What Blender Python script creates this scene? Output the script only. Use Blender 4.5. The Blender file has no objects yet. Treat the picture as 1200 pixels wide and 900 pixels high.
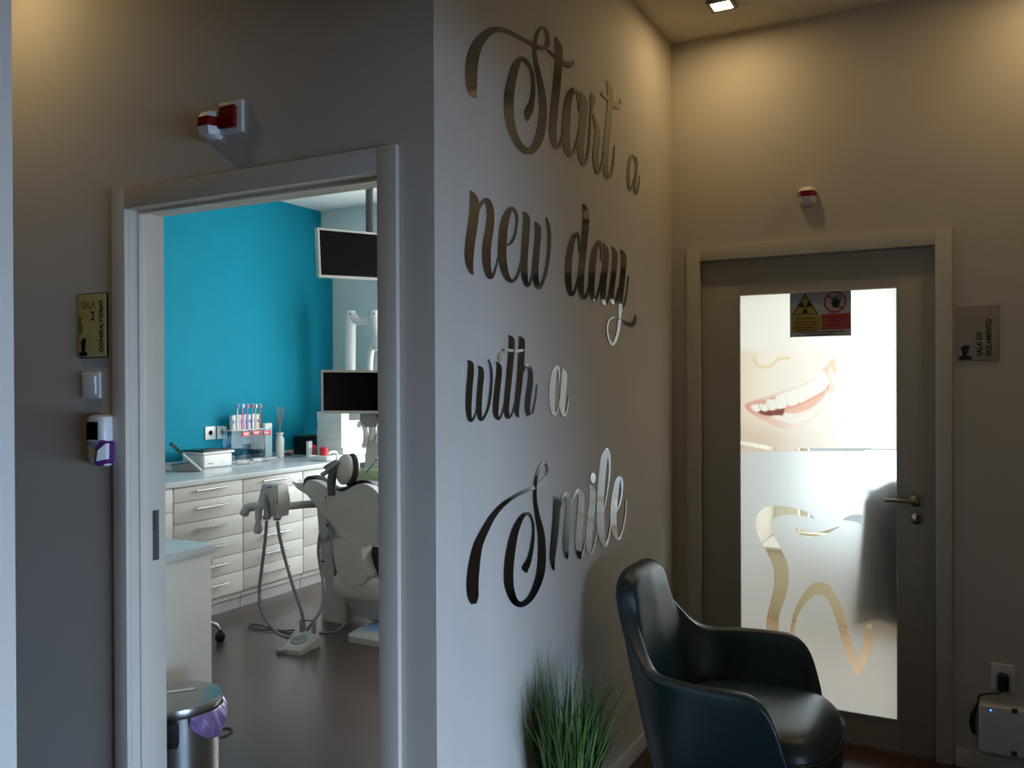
import bpy, bmesh, math, random
import numpy as np
from mathutils import Vector, Matrix
from mathutils.geometry import tessellate_polygon
random.seed(7)
SC = bpy.context.scene
COL = SC.collection
R = math.radians

# ------------------------------------------------------------------ camera
FPX, CY, H = 1005.2, 452.7, 1.49
yaw, pit, rol = R(28.006), R(-0.274), R(-0.245)
Fw = Vector((-math.sin(yaw)*math.cos(pit), math.cos(yaw)*math.cos(pit), math.sin(pit)))
r0 = Vector((math.cos(yaw), math.sin(yaw), 0)); u0 = r0.cross(Fw)
Rt = r0*math.cos(rol) + u0*math.sin(rol)
Up = -r0*math.sin(rol) + u0*math.cos(rol)
EYE = Vector((0, 0, H))
cam_d = bpy.data.cameras.new('camera'); cam = bpy.data.objects.new('camera', cam_d); COL.objects.link(cam)
M = Matrix((Rt, Up, -Fw)).transposed().to_4x4(); M.translation = EYE
cam.matrix_world = M
cam_d.sensor_width = 36; cam_d.lens = 36*FPX/1200; cam_d.shift_y = (CY-450)/1200
cam_d.clip_start = .02
SC.camera = cam

def ray(x, y): return Rt*((x-600)/FPX) - Up*((y-CY)/FPX) + Fw
def onX(x, y, v): d = ray(x, y); return EYE + d*(v/d.x)
def onY(x, y, v): d = ray(x, y); return EYE + d*(v/d.y)
def onZ(x, y, v): d = ray(x, y); return EYE + d*((v-H)/d.z)

# ------------------------------------------------------------------ materials
def lin(h):
    if isinstance(h, str):
        h = h.lstrip('#'); c = [int(h[i:i+2], 16)/255 for i in (0, 2, 4)]
        return tuple(((v+.055)/1.055)**2.4 if v > .04045 else v/12.92 for v in c) + (1,)
    return tuple(h) + (1,) if len(h) == 3 else tuple(h)
def mat(name, col, rough=.5, metal=0, noise=.04, scale=9, bump=0, bscale=200, spec=.5, emit=None, estr=0, coat=0):
    m = bpy.data.materials.new(name); m.use_nodes = True
    nt = m.node_tree; b = nt.nodes['Principled BSDF']
    c = lin(col)
    b.inputs['Roughness'].default_value = rough; b.inputs['Metallic'].default_value = metal
    b.inputs['Specular IOR Level'].default_value = spec
    b.inputs['Coat Weight'].default_value = coat
    tc = nt.nodes.new('ShaderNodeTexCoord')
    if noise:
        n = nt.nodes.new('ShaderNodeTexNoise'); n.inputs['Scale'].default_value = scale; n.inputs['Detail'].default_value = 4
        nt.links.new(tc.outputs['Object'], n.inputs['Vector'])
        r = nt.nodes.new('ShaderNodeValToRGB')
        r.color_ramp.elements[0].position = .3; r.color_ramp.elements[1].position = .7
        r.color_ramp.elements[0].color = tuple(v*(1-noise) for v in c[:3]) + (1,)
        r.color_ramp.elements[1].color = tuple(min(1, v*(1+noise)) for v in c[:3]) + (1,)
        nt.links.new(n.outputs['Fac'], r.inputs['Fac']); nt.links.new(r.outputs['Color'], b.inputs['Base Color'])
    else:
        b.inputs['Base Color'].default_value = c
    if bump:
        n2 = nt.nodes.new('ShaderNodeTexNoise'); n2.inputs['Scale'].default_value = bscale; n2.inputs['Detail'].default_value = 3
        nt.links.new(tc.outputs['Object'], n2.inputs['Vector'])
        bp = nt.nodes.new('ShaderNodeBump'); bp.inputs['Strength'].default_value = bump; bp.inputs['Distance'].default_value = .002
        nt.links.new(n2.outputs['Fac'], bp.inputs['Height']); nt.links.new(bp.outputs['Normal'], b.inputs['Normal'])
    if emit:
        b.inputs['Emission Color'].default_value = lin(emit); b.inputs['Emission Strength'].default_value = estr
    return m
def glassy(name, tint=(1, 1, 1), gloss=.08, rough=.02, fres=True):
    m = bpy.data.materials.new(name); m.use_nodes = True; nt = m.node_tree; nt.nodes.clear()
    o = nt.nodes.new('ShaderNodeOutputMaterial'); t = nt.nodes.new('ShaderNodeBsdfTransparent'); g = nt.nodes.new('ShaderNodeBsdfGlossy')
    t.inputs['Color'].default_value = lin(tint); g.inputs['Roughness'].default_value = rough
    mx = nt.nodes.new('ShaderNodeMixShader'); mx.inputs[0].default_value = gloss
    nt.links.new(t.outputs[0], mx.inputs[1]); nt.links.new(g.outputs[0], mx.inputs[2]); nt.links.new(mx.outputs[0], o.inputs[0])
    return m
def film(name, col, scatter=.35, rough=.55, vcol=False, diff=.12):
    """frosted adhesive film: diffuse transmission plus a forward scattering lobe"""
    m = bpy.data.materials.new(name); m.use_nodes = True; nt = m.node_tree; nt.nodes.clear()
    o = nt.nodes.new('ShaderNodeOutputMaterial')
    t = nt.nodes.new('ShaderNodeBsdfTranslucent'); rf = nt.nodes.new('ShaderNodeBsdfRefraction'); d = nt.nodes.new('ShaderNodeBsdfDiffuse')
    rf.inputs['IOR'].default_value = 1.15; rf.inputs['Roughness'].default_value = rough
    tc = nt.nodes.new('ShaderNodeTexCoord'); n = nt.nodes.new('ShaderNodeTexNoise'); n.inputs['Scale'].default_value = 3
    nt.links.new(tc.outputs['Object'], n.inputs['Vector'])
    mixc = nt.nodes.new('ShaderNodeMix'); mixc.data_type = 'RGBA'; mixc.inputs[0].default_value = .03
    if vcol:
        a = nt.nodes.new('ShaderNodeVertexColor'); a.layer_name = 'print'
        nt.links.new(a.outputs['Color'], mixc.inputs[6])
    else: mixc.inputs[6].default_value = lin(col)
    nt.links.new(n.outputs['Color'], mixc.inputs[7])
    for s in (t, rf, d): nt.links.new(mixc.outputs[2], s.inputs['Color'])
    m1 = nt.nodes.new('ShaderNodeMixShader'); m1.inputs[0].default_value = scatter
    nt.links.new(t.outputs[0], m1.inputs[1]); nt.links.new(rf.outputs[0], m1.inputs[2])
    m2 = nt.nodes.new('ShaderNodeMixShader'); m2.inputs[0].default_value = diff
    nt.links.new(m1.outputs[0], m2.inputs[1]); nt.links.new(d.outputs[0], m2.inputs[2])
    nt.links.new(m2.outputs[0], o.inputs[0])
    return m

MAT = dict(
 paint=mat('wall_paint', 'c9c2b6', .75, noise=.02, scale=3, bump=.08, bscale=260),
 taupe=mat('taupe_low_bounce', '6a625b', .75, noise=.02, scale=3),  # unseen reception walls made dark to cut bounced light
 ceil=mat('ceiling_paint', 'd5cfc2', .85, noise=.02),
 ceilw=mat('white_ceiling_paint', 'eeeeec', .85, noise=.015),
 teal=mat('teal_paint', '0f8ba6', .7, spec=.15, noise=.03, scale=2, bump=.06, bscale=240),
 palegrey=mat('pale_grey_paint', 'd6e0df', .7, noise=.02, scale=2),
 cream=mat('cream_paint', 'e3dfc8', .7, noise=.02),
 trim=mat('trim_white', 'cfc9bc', .38, noise=.02),
 leaf=mat('door_leaf_lacquer', 'b4b0a2', .4, noise=.02),
 woodfloor=mat('reception_floor', '47291f', .3, noise=.25, scale=5),
 vinyl=mat('surgery_vinyl', '524543', .30, noise=.06, scale=3),
 beige=mat('isolation_floor', 'c9a98f', .5, noise=.05),
 mirror=mat('mirror_vinyl', '8a8c8f', .09, metal=1, noise=.02, scale=6),
 leather=mat('dark_teal_leather', '1a363a', .36, noise=.10, scale=30, bump=.08, bscale=420, spec=.9),
 seam=mat('leather_piping', '14292d', .4, noise=.05),
 black=mat('black_plastic', '121214', .4, noise=.05),
 blackm=mat('black_metal', '1b1917', .35, metal=.6, noise=.05),
 white=mat('white_plastic', 'e4e4e2', .35, noise=.015),
 white2=mat('white_laminate', 'e6e4de', .42, noise=.015),
 counter=mat('counter_laminate', 'd3d9dc', .22, noise=.03, scale=40),
 greyplast=mat('grey_plastic', '8d8f8e', .4, noise=.03),
 lgrey=mat('light_grey_plastic', 'c3c4c1', .4, noise=.02),
 shell=mat('dental_shell', 'bdbeba', .38, noise=.02),
 hose=mat('grey_hose', '80858a', .45, noise=.03),
 chrome=mat('chrome', 'd8d8d8', .12, metal=1, noise=.02),
 steel=mat('brushed_steel', '9b9b98', .28, metal=1, noise=.06, scale=60),
 brass=mat('satin_nickel', 'b5a98b', .25, metal=1, noise=.04),
 gold=mat('champagne_plate', 'cdb878', .30, metal=.1, noise=.05),
 greysign=mat('grey_plate', 'a89f8f', .35, metal=.1, noise=.04),
 ink=mat('dark_ink', '17130f', .5, noise=.03),
 olive=mat('olive_ink', '74702a', .5, noise=.1),
 red=mat('red_lens', '7d0b0a', .18, noise=.04, coat=.3),
 redp=mat('red_plastic', 'd02030', .35, noise=.03),
 purple=mat('purple_plastic', '5b2472', .35, noise=.03),
 bag=mat('violet_bag', '957ab0', .35, noise=.12, scale=25, bump=.5, bscale=60),
 screen=mat('dark_screen', '050609', .15, noise=.02, spec=.12),
 dgrey=mat('dark_grey', '4a4c4e', .4, noise=.03),
 upholst=mat('navy_upholstery', '1c2129', .4, noise=.05),
 green=mat('pale_green_cover', 'a3ad85', .6, noise=.06),
 carton=mat('pale_carton', 'dfe2e0', .6, noise=.02),
 coat=mat('grey_wool', '74767a', .9, noise=.1, scale=60, bump=.2),
 soil=mat('dark_soil', '2a2018', .9, noise=.2),
 pot=mat('white_ceramic_pot', 'd9d8d3', .25, noise=.02),
 grass=mat('grass_green', '64823f', .45, noise=.35, scale=5),
 grass2=mat('grass_dark', '31572f', .45, noise=.3, scale=5),
 signw=mat('sign_white', 'b7bdc0', .35, noise=.02),
 signy=mat('sign_yellow', 'a99a38', .4, noise=.03),
 signr=mat('sign_red', 'b2453e', .4, noise=.03),
 signp=mat('sign_dark_text', '6e1f1c', .5, noise=.02),
 pink=mat('pink_plastic', 'e0699a', .35, noise=.02),
 orange=mat('orange_plastic', 'e0662c', .35, noise=.02),
 violet=mat('violet_plastic', '8560c0', .35, noise=.02),
 lime=mat('lime_plastic', 'c4e07a', .35, noise=.02),
 blue=mat('blue_plastic', '5d80cf', .35, noise=.02),
 bluefilm=mat('blue_protective_film', '8fb4e6', .3, noise=.06),
 reed=mat('reed', 'b2805c', .7, noise=.1),
 sky=mat('ceramic_white', 'eef0f2', .15, noise=.01),
 led=mat('blue_led', '2050ff', .3, noise=0, emit='2a6bff', estr=12),
 lamp=mat('downlight_diffuser', 'ffffff', .4, noise=0, emit='ffe9c4', estr=14),
 pane=glassy('clear_pane', (.95, .96, .95), .05),
 acrylic=glassy('clear_acrylic', (.84, .90, .92), .015),
 film=film('frosted_film', 'dbe2ea', scatter=.45, rough=.85),
 smile=film('printed_film', 'ffffff', scatter=.12, rough=.9, vcol=True),
)

# ------------------------------------------------------------------ mesh helpers
WL = {}
def link(o): COL.objects.link(o); return o
def smooth(me, ang=35):
    me.polygons.foreach_set('use_smooth', [True]*len(me.polygons))
    try: me.set_sharp_from_angle(angle=R(ang))
    except Exception: pass
class MB:
    def __init__(s): s.bm = bmesh.new()
    def box(s, x0, x1, y0, y1, z0, z1, bev=0, seg=2, rot=None, piv=None):
        t = bmesh.new(); bmesh.ops.create_cube(t, size=1)
        for v in t.verts: v.co = Vector(((x0+x1)/2+v.co.x*(x1-x0), (y0+y1)/2+v.co.y*(y1-y0), (z0+z1)/2+v.co.z*(z1-z0)))
        if bev: bmesh.ops.bevel(t, geom=t.edges[:], offset=bev, segments=seg, profile=.6, affect='EDGES')
        if rot is not None:
            p = Vector(piv) if piv is not None else Vector(((x0+x1)/2, (y0+y1)/2, (z0+z1)/2))
            for v in t.verts: v.co = rot @ (v.co-p) + p
        return s.add(t)
    def add(s, t):
        bmesh.ops.recalc_face_normals(t, faces=t.faces[:])
        mp = {v: s.bm.verts.new(v.co) for v in t.verts}
        for f in t.faces:
            try: s.bm.faces.new([mp[v] for v in f.verts])
            except ValueError: pass
        t.free(); return s
    def tube(s, pts, r, n=12, cap=True, sub=0, closed=False):
        pts = [Vector(p) for p in pts]; rs = list(r) if isinstance(r, (list, tuple)) else [r]*len(pts)
        if sub:
            arr = [(*p, q) for p, q in zip(pts, rs)]; arr = crom(arr, sub, closed)
            pts = [Vector(a[:3]) for a in arr]; rs = [a[3] for a in arr]
        t = bmesh.new(); rings = []; prev = None; N = len(pts)
        for i, p in enumerate(pts):
            if closed: tg = pts[(i+1) % N]-pts[i-1]
            else: tg = pts[min(i+1, N-1)]-pts[max(i-1, 0)]
            if tg.length < 1e-9: tg = Vector((0, 0, 1))
            tg.normalize()
            if prev is None:
                a = Vector((0, 0, 1)) if abs(tg.z) < .9 else Vector((1, 0, 0)); nn = tg.cross(a).normalized()
            else:
                nn = prev - tg*prev.dot(tg); nn.normalize()
            prev = nn; b = tg.cross(nn)
            rings.append([t.verts.new(p + (nn*math.cos(2*math.pi*k/n) + b*math.sin(2*math.pi*k/n))*rs[i]) for k in range(n)])
        rng = range(N) if closed else range(N-1)
        for i in rng:
            A, B = rings[i], rings[(i+1) % N]
            for k in range(n): t.faces.new((A[k], A[(k+1) % n], B[(k+1) % n], B[k]))
        if cap and not closed:
            t.faces.new(rings[0][::-1]); t.faces.new(rings[-1])
        return s.add(t)
    def cyl(s, p0, p1, r0_, r1_=None, n=20): return s.tube([p0, p1], [r0_, r1_ if r1_ is not None else r0_], n)
    def lathe(s, c, prof, n=32, axis=Vector((0, 0, 1)), sx=1, sy=1, a0=0, a1=360):
        """prof: list of (r, h) along axis from c"""
        c = Vector(c); axis = Vector(axis).normalized()
        a = Vector((1, 0, 0)) if abs(axis.x) < .9 else Vector((0, 1, 0))
        u = (a - axis*a.dot(axis)).normalized(); v = axis.cross(u)
        t = bmesh.new(); rings = []
        full = abs(a1-a0) >= 360; m = n if full else n+1
        for r_, h in prof:
            if r_ < 1e-6: rings.append([t.verts.new(c+axis*h)])
            else: rings.append([t.verts.new(c + axis*h + u*(math.cos(R(a0+(a1-a0)*k/n))*r_*sx) + v*(math.sin(R(a0+(a1-a0)*k/n))*r_*sy)) for k in range(m)])
        for A, B in zip(rings, rings[1:]):
            for k in range(m if full else m-1):
                k2 = (k+1) % m
                if len(A) == 1 and len(B) == 1: continue
                if len(A) == 1: t.faces.new((A[0], B[k2], B[k]))
                elif len(B) == 1: t.faces.new((A[k], A[k2], B[0]))
                else: t.faces.new((A[k], A[k2], B[k2], B[k]))
        if full and len(rings[0]) > 1: t.faces.new(rings[0][::-1])
        if full and len(rings[-1]) > 1: t.faces.new(rings[-1])
        return s.add(t)
    def ell(s, c, rx, ry, rz, n=20, rot=None):
        t = bmesh.new(); bmesh.ops.create_uvsphere(t, u_segments=n, v_segments=max(8, n//2), radius=1)
        for v in t.verts:
            p = Vector((v.co.x*rx, v.co.y*ry, v.co.z*rz)); v.co = Vector(c) + (rot @ p if rot is not None else p)
        return s.add(t)
    def prism(s, pts, dv):
        """extrude a planar polygon (3D points) along dv; concave allowed"""
        pts = [Vector(p) for p in pts]; dv = Vector(dv); t = bmesh.new()
        A = [t.verts.new(p) for p in pts]; B = [t.verts.new(p+dv) for p in pts]; n = len(pts)
        for tri in tessellate_polygon([pts]):
            try: t.faces.new([A[i] for i in tri]); t.faces.new([B[i] for i in tri][::-1])
            except ValueError: pass
        for i in range(n): t.faces.new((A[i], A[(i+1) % n], B[(i+1) % n], B[i]))
        return s.add(t)
    def loft(s, rings, cap=True, closed=True):
        t = bmesh.new(); Rg = [[t.verts.new(Vector(p)) for p in r] for r in rings]
        for A, B in zip(Rg, Rg[1:]):
            n = len(A)
            for k in range(n if closed else n-1): t.faces.new((A[k], A[(k+1) % n], B[(k+1) % n], B[k]))
        if cap and closed: t.faces.new(Rg[0][::-1]); t.faces.new(Rg[-1])
        return s.add(t)
    def xform(s, f):
        for v in s.bm.verts: v.co = f(v.co)
        return s
    def build(s, name, m, parent=None, ang=35, flat=False, kind=None):
        me = bpy.data.meshes.new(name); org = WL.get(parent, Vector((0, 0, 0)))
        if parent is None:
            # origin at base centre
            cs = [v.co for v in s.bm.verts]
            org = Vector(((min(c.x for c in cs)+max(c.x for c in cs))/2, (min(c.y for c in cs)+max(c.y for c in cs))/2, min(c.z for c in cs)))
        for v in s.bm.verts: v.co -= org
        s.bm.to_mesh(me); s.bm.free()
        if not flat: smooth(me, ang)
        o = bpy.data.objects.new(name, me); me.materials.append(m); link(o)
        if parent is not None: o.parent = parent
        else: o.location = org
        WL[o] = org
        if kind: o['kind'] = kind
        return o
def crom(pts, sub=6, closed=False):
    P = [np.array(p, float) for p in pts]; n = len(P); out = []
    rng = n if closed else n-1
    for i in range(rng):
        if closed: a, b, c, d = P[i-1], P[i], P[(i+1) % n], P[(i+2) % n]
        else: a, b, c, d = P[max(i-1, 0)], P[i], P[i+1], P[min(i+2, n-1)]
        for k in range(sub):
            t = k/sub
            out.append(.5*((2*b) + (c-a)*t + (2*a-5*b+4*c-d)*t*t + (3*b-a-3*c+d)*t**3))
    if not closed: out.append(P[-1])
    return [tuple(o) for o in out]
def tag(o, label, cat, group=None):
    o['label'] = label; o['category'] = cat
    if group: o['group'] = group
    return o
def thing(name, loc, label, cat, group=None):
    o = bpy.data.objects.new(name, None); link(o); o.location = loc; o.empty_display_size = .05
    WL[o] = Vector(loc); return tag(o, label, cat, group)
def struct(name, mb, m, parent=None, ang=35):
    return mb.build(name, m, parent, ang, kind=None if parent else 'structure')
def copy_tree(o, parent=None):
    c = o.copy(); link(c)
    if parent is not None: c.parent = parent
    for ch in list(o.children): copy_tree(ch, c)
    return c
def text(name, body, size, org, right, up, m, parent, depth=.0008, width=None, align='LEFT', bold=0):
    cu = bpy.data.curves.new('t', 'FONT'); cu.body = body; cu.size = size; cu.align_x = align; cu.offset = bold; cu.extrude = 0
    o = bpy.data.objects.new('t', cu); link(o)
    dg = bpy.context.evaluated_depsgraph_get(); dg.update()
    me = bpy.data.meshes.new_from_object(o.evaluated_get(dg)); bpy.data.objects.remove(o); bpy.data.curves.remove(cu)
    xs = [v.co.x for v in me.vertices]; k = 1
    if width and max(xs) > min(xs): k = width/(max(xs)-min(xs))
    right = Vector(right); up = Vector(up); nrm = right.cross(up)
    bm = bmesh.new(); bm.from_mesh(me); bpy.data.meshes.remove(me)
    for v in bm.verts: v.co = Vector(org) + right*(v.co.x*k) + up*v.co.y
    ext = bmesh.ops.extrude_face_region(bm, geom=bm.faces[:])
    for v in [g for g in ext['geom'] if isinstance(g, bmesh.types.BMVert)]: v.co += nrm*depth
    bmesh.ops.recalc_face_normals(bm, faces=bm.faces[:])
    mb = MB(); mb.bm.free(); mb.bm = bm
    return mb.build(name, m, parent, flat=True)

# ------------------------------------------------------------------ room shell
XW2, YW1, YW3, ZC = -1.171, 1.795, 3.737, 3.0
T = .125
XT, YE = -5.03, 6.04                    # teal wall, far wall
P = MAT['paint']
# wall with the open doorway: opening -2.314..-1.349, head 2.02
DX0, DX1 = onY(147, 500, YW1-.016).x, onY(442.6, 500, YW1-.016).x
DZ = onY(300, 222, YW1-.016).z
w = MB()
w.box(-5.15, DX0-.022, YW1, YW1+T, 0, ZC).box(DX1+.022, XW2, YW1, YW1+T, 0, ZC).box(DX0-.022, DX1+.022, YW1, YW1+T, DZ+.022, ZC)
struct('wall_front', w, P)
# lettered wall, separating surgery and isolation room
w = MB().box(XW2-T, XW2, YW1+T, 6.30, 0, ZC); struct('wall_lettered', w, P)
# wall with the glazed door
EX0, EX1 = onY(820, 500, YW3-.016).x, onY(1096, 500, YW3-.016).x
EZ = onY(960, 296, YW3-.016).z
w = MB(); w.box(XW2, EX0-.022, YW3, YW3+T, 0, ZC).box(EX1+.022, 1.75, YW3, YW3+T, 0, ZC).box(EX0-.022, EX1+.022, YW3, YW3+T, EZ+.022, ZC)
struct('wall_back', w, P)
pl = onY(16.5, 450, .95)
struct('wall_left', MB().box(pl.x-.14, pl.x, -4, .95, 0, ZC), P)
struct('wall_right', MB().box(.56, .68, 2.02, YW3, 0, ZC), P)
struct('light_block_header', MB().box(.56, .68, -2.2, 1.90, 2.0, ZC), P)  # unseen header added to hold daylight off the upper lettered wall
struct('wall_reception', MB().box(.56, 4.1, 1.90, 2.02, 0, ZC), P)
struct('wall_rear', MB().box(-5.12, 4.1, -4.12, -4, 0, ZC), MAT['taupe'])
struct('wall_corridor', MB().box(-5.12, -5.0, -4, YW1, 0, ZC), MAT['taupe'])
# reception window wall
RW = (-1.7, 1.55, .28, 1.42)
w = MB(); w.box(4.0, 4.12, -4, RW[0], 0, ZC).box(4.0, 4.12, RW[1], 1.9, 0, ZC).box(4.0, 4.12, RW[0], RW[1], 0, RW[2]).box(4.0, 4.12, RW[0], RW[1], RW[3], ZC)
struct('wall_window', w, MAT['taupe'])
# surgery shell
struct('wall_teal', MB().box(XT-.12, XT, YW1+T, YE+.3, 0, ZC), MAT['teal'])
SW = (-4.10, -1.45, .80, 2.25)           # surgery window in the far wall
IW = (-1.02, .60, .46, 2.35)             # isolation room window
w = MB()
w.box(XT, SW[0], YE, YE+.25, 0, ZC).box(SW[1], XW2-T, YE, YE+.25, 0, ZC).box(SW[0], SW[1], YE, YE+.25, 0, SW[2]).box(SW[0], SW[1], YE, YE+.25, SW[3], ZC)
w.box(XT, XW2-T, YE-.15, YE, 2.62, ZC)
struct('wall_far', w, MAT['palegrey'])
w = MB()
w.box(XW2, IW[0], YE, YE+.25, 0, ZC).box(IW[1], 1.75, YE, YE+.25, 0, ZC).box(IW[0], IW[1], YE, YE+.25, 0, IW[2]).box(IW[0], IW[1], YE, YE+.25, IW[3], ZC)
struct('wall_isolation', w, MAT['cream'])
w = MB().box(1.63, 1.75, YW3+T, 4.2, 0, ZC).box(1.63, 1.75, 5.3, YE, 0, ZC).box(1.63, 1.75, 4.2, 5.3, 0, 1.0).box(1.63, 1.75, 4.2, 5.3, 2.2, ZC)  # opening made for the added side window
struct('wall_isolation_side', w, MAT['cream'])
# floors and ceilings
w = MB(); w.box(-5.15, 4.12, -4.12, YW1+T/2, -.05, 0).box(XW2, 1.75, YW1+T/2, YW3+T/2, -.05, 0)
struct('floor', w, MAT['woodfloor'])
struct('floor_surgery', MB().box(-5.12, XW2, YW1+T/2, YE+.3, -.05, 0), MAT['vinyl'])
struct('floor_isolation', MB().box(XW2, 1.75, YW3+T/2, YE+.3, -.05, 0), MAT['beige'])
w = MB(); w.box(-5.12, 4.12, -4.12, YW1+T/2, ZC, ZC+.06).box(XW2, 1.75, YW1+T/2, YW3+T/2, ZC, ZC+.06)
struct('ceiling', w, MAT['ceil'])
struct('ceiling_surgery', MB().box(-5.12, XW2, YW1+T/2, YE+.3, ZC, ZC+.06), MAT['ceilw'])
struct('ceiling_isolation', MB().box(XW2, 1.75, YW3+T/2, YE+.3, ZC, ZC+.06), MAT['ceilw'])
# baseboards
BH, BT = .065, .013
def bb(name, *a): struct(name, MB().box(*a, .003), MAT['trim'])
bb('baseboard_lettered', XW2, XW2+BT, YW1, YW3, 0, BH)
bb('baseboard_back', -.045, .56, YW3-BT, YW3, 0, BH)
bb('baseboard_front', -3.6, -2.38, YW1-BT, YW1, 0, BH)
bb('baseboard_corner', -1.27, XW2, YW1-BT, YW1, 0, BH)

# windows (frame + pane each)
def window(name, axis, a0, a1, z0, z1, p, mull):
    f = MB(); t = .05
    def bx(u0, u1, zz0, zz1):
        if axis == 'X': f.box(u0, u1, p, p+.06, zz0, zz1, .004)
        else: f.box(p, p+.06, u0, u1, zz0, zz1, .004)
    bx(a0, a0+t, z0, z1); bx(a1-t, a1, z0, z1); bx(a0+t, a1-t, z0, z0+t); bx(a0+t, a1-t, z1-t, z1)
    for m in mull: bx(m-.025, m+.025, z0+t, z1-t)
    o = struct(name, f, MAT['trim'])
    g = MB()
    if axis == 'X': g.box(a0+t, a1-t, p+.025, p+.031, z0+t, z1-t)
    else: g.box(p+.025, p+.031, a0+t, a1-t, z0+t, z1-t)
    g.build('window_pane', MAT['pane'], o)
window('window_1', 'Y', RW[0], RW[1], RW[2], RW[3], 4.03, [-.1])
window('window_2', 'X', SW[0], SW[1], SW[2], SW[3], YE+.1, [-2.65])
window('added_side_window', 'Y', 4.2, 5.3, 1.0, 2.2, 1.66, [])  # unseen window added so the cream cabinet front gets light
window('window_3', 'X', IW[0], IW[1], IW[2], IW[3], YE+.1, [])

# ------------------------------------------------------------------ doorway 1 (open surgery door frame)
def doorframe(name, x0, x1, zt, yface, ydepth, aw):
    """casing on the -Y face and a lining through the wall; x0, x1, zt are the clear opening"""
    xo0, xo1, zo = x0-aw, x1+aw, zt+aw+.004
    f = MB(); th = .016; lt = .022
    f.box(xo0, x0, yface-th, yface, 0, zo, .002).box(x1, xo1, yface-th, yface, 0, zo, .002)
    root = struct(name, f, MAT['trim'])
    MB().box(x0+.0005, x1-.0005, yface-th, yface, zt, zo-.001, .002).build('head_casing', MAT['trim'], root)
    l = MB()
    l.box(x0-lt, x0, yface+.0002, yface+ydepth, 0, zt+lt).box(x1, x1+lt, yface+.0002, yface+ydepth, 0, zt+lt).box(x0, x1, yface+.0002, yface+ydepth, zt, zt+lt)
    l.build('jamb_lining', MAT['trim'], root)
    return root
d1 = doorframe('door_1', DX0, DX1, DZ, YW1, T+.006, .060)
s = MB()   # door stop beads
s.box(DX0, DX0+.008, YW1+.030, YW1+.052, 0, DZ, .002).box(DX1-.008, DX1, YW1+.030, YW1+.052, 0, DZ, .002).box(DX0+.008, DX1-.008, YW1+.030, YW1+.052, DZ-.008, DZ, .002)
s.build('door_stop', MAT['trim'], d1)
sp = MB().box(DX0-.001, DX0+.0022, YW1+.082, YW1+.105, .925, 1.085, .001).box(DX0+.0022, DX0+.008, YW1+.086, YW1+.099, 1.02, 1.07, .002)
sp.build('strike_plate', MAT['dgrey'], d1)
# back side architrave
s = MB(); s.box(DX0-.075, DX0-.0225, YW1+T+.0005, YW1+T+.014, 0, DZ+.075, .002).box(DX1+.0225, DX1+.045, YW1+T+.0005, YW1+T+.014, 0, DZ+.075, .002).box(DX0-.022, DX1+.022, YW1+T+.0005, YW1+T+.014, DZ+.0225, DZ+.075, .002)
s.build('inner_casing', MAT['trim'], d1)

# ------------------------------------------------------------------ doorway 2 (glazed door)
d2 = doorframe('door_2', EX0, EX1, EZ, YW3, T, .058)
YL = YW3+.020                            # face of the leaf
LX0, LX1, LZ = EX0+.002, EX1-.002, EZ-.002
g0 = onY(865.5, 345, YL); g1 = onY(1053.5, 845.5, YL)
GX0, GX1, GZ0, GZ1 = g0.x, g1.x, g1.z, g0.z
l = MB()
l.box(LX0, GX0, YL, YL+.04, .006, LZ, .0015).box(GX1, LX1, YL, YL+.04, .006, LZ, .0015).box(GX0, GX1, YL, YL+.04, .006, GZ0).box(GX0, GX1, YL, YL+.04, GZ1, LZ)
lf = l.build('door_leaf', MAT['leaf'], d2)
w = MB(); w.box(EX0, EX0+.014, YL+.0405, YL+.062, 0, EZ, .002).box(EX1-.014, EX1, YL+.0405, YL+.062, 0, EZ, .002).box(EX0+.014, EX1-.014, YL+.0405, YL+.062, EZ-.014, EZ, .002)  # stop bead added behind the leaf to close a light leak
w.build('door_stop', MAT['trim'], d2)
b = MB(); bw = .007
b.box(GX0, GX0+bw, YL-.002, YL+.008, GZ0, GZ1).box(GX1-bw, GX1, YL-.002, YL+.008, GZ0, GZ1).box(GX0+bw, GX1-bw, YL-.002, YL+.008, GZ0, GZ0+bw).box(GX0+bw, GX1-bw, YL-.002, YL+.008, GZ1-bw, GZ1)
b.build('glazing_bead', MAT['trim'], lf)
YG = YL+.014
MB().box(GX0, GX1, YG+.003, YG+.009, GZ0, GZ1).build('glass_pane', MAT['pane'], lf)
# --- frosted film (tooth outline left clear) and printed smile above it
def gp(x, y, dy=0): return onY(x, y, YG+dy)
def zc(x, y): return (840+x/2.814, 540+y/2.814)
band_out = [(322,186),(290,166),(250,155),(215,149),(188,148),(150,160),(130,190),(132,235),(160,292),(183,340),(190,395),(178,460),(164,520),(163,590),(178,650),(205,705),(222,712),
            (240,670),(250,600),(264,520),(288,476),(314,449),(335,441),(358,450),(380,486),(402,556),(428,640),(458,704),(476,704),(498,655),(512,590),(512,548),(506,538)]
band_in = [(494,540),(490,560),(480,620),(466,655),(440,590),(420,505),(400,455),(372,412),(338,398),(308,411),(280,446),(252,505),(238,580),(222,640),(208,600),(204,520),(230,440),(238,380),(230,330),(202,272),(180,228),(184,198),(204,182),(250,178),(292,184),(320,192)]
curl = [zc(*p) for p in crom([(415,194),(440,180),(462,177),(478,179),(482,195),(480,214),(468,206),(445,199)], 3, True)]
band = [zc(*p)[:2] for p in crom(band_out, 3)] + [zc(*p)[:2] for p in crom(band_in, 3)]
cres = [zc(*p) for p in crom([(258,220),(300,236),(350,233),(412,212),(380,232),(345,245),(310,251),(275,244)], 3, True)]
gap1 = [(867,516.5),(885,519.5),(905,523.5),(912,528),(900,527),(880,523.5),(867,520.5)]
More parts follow.
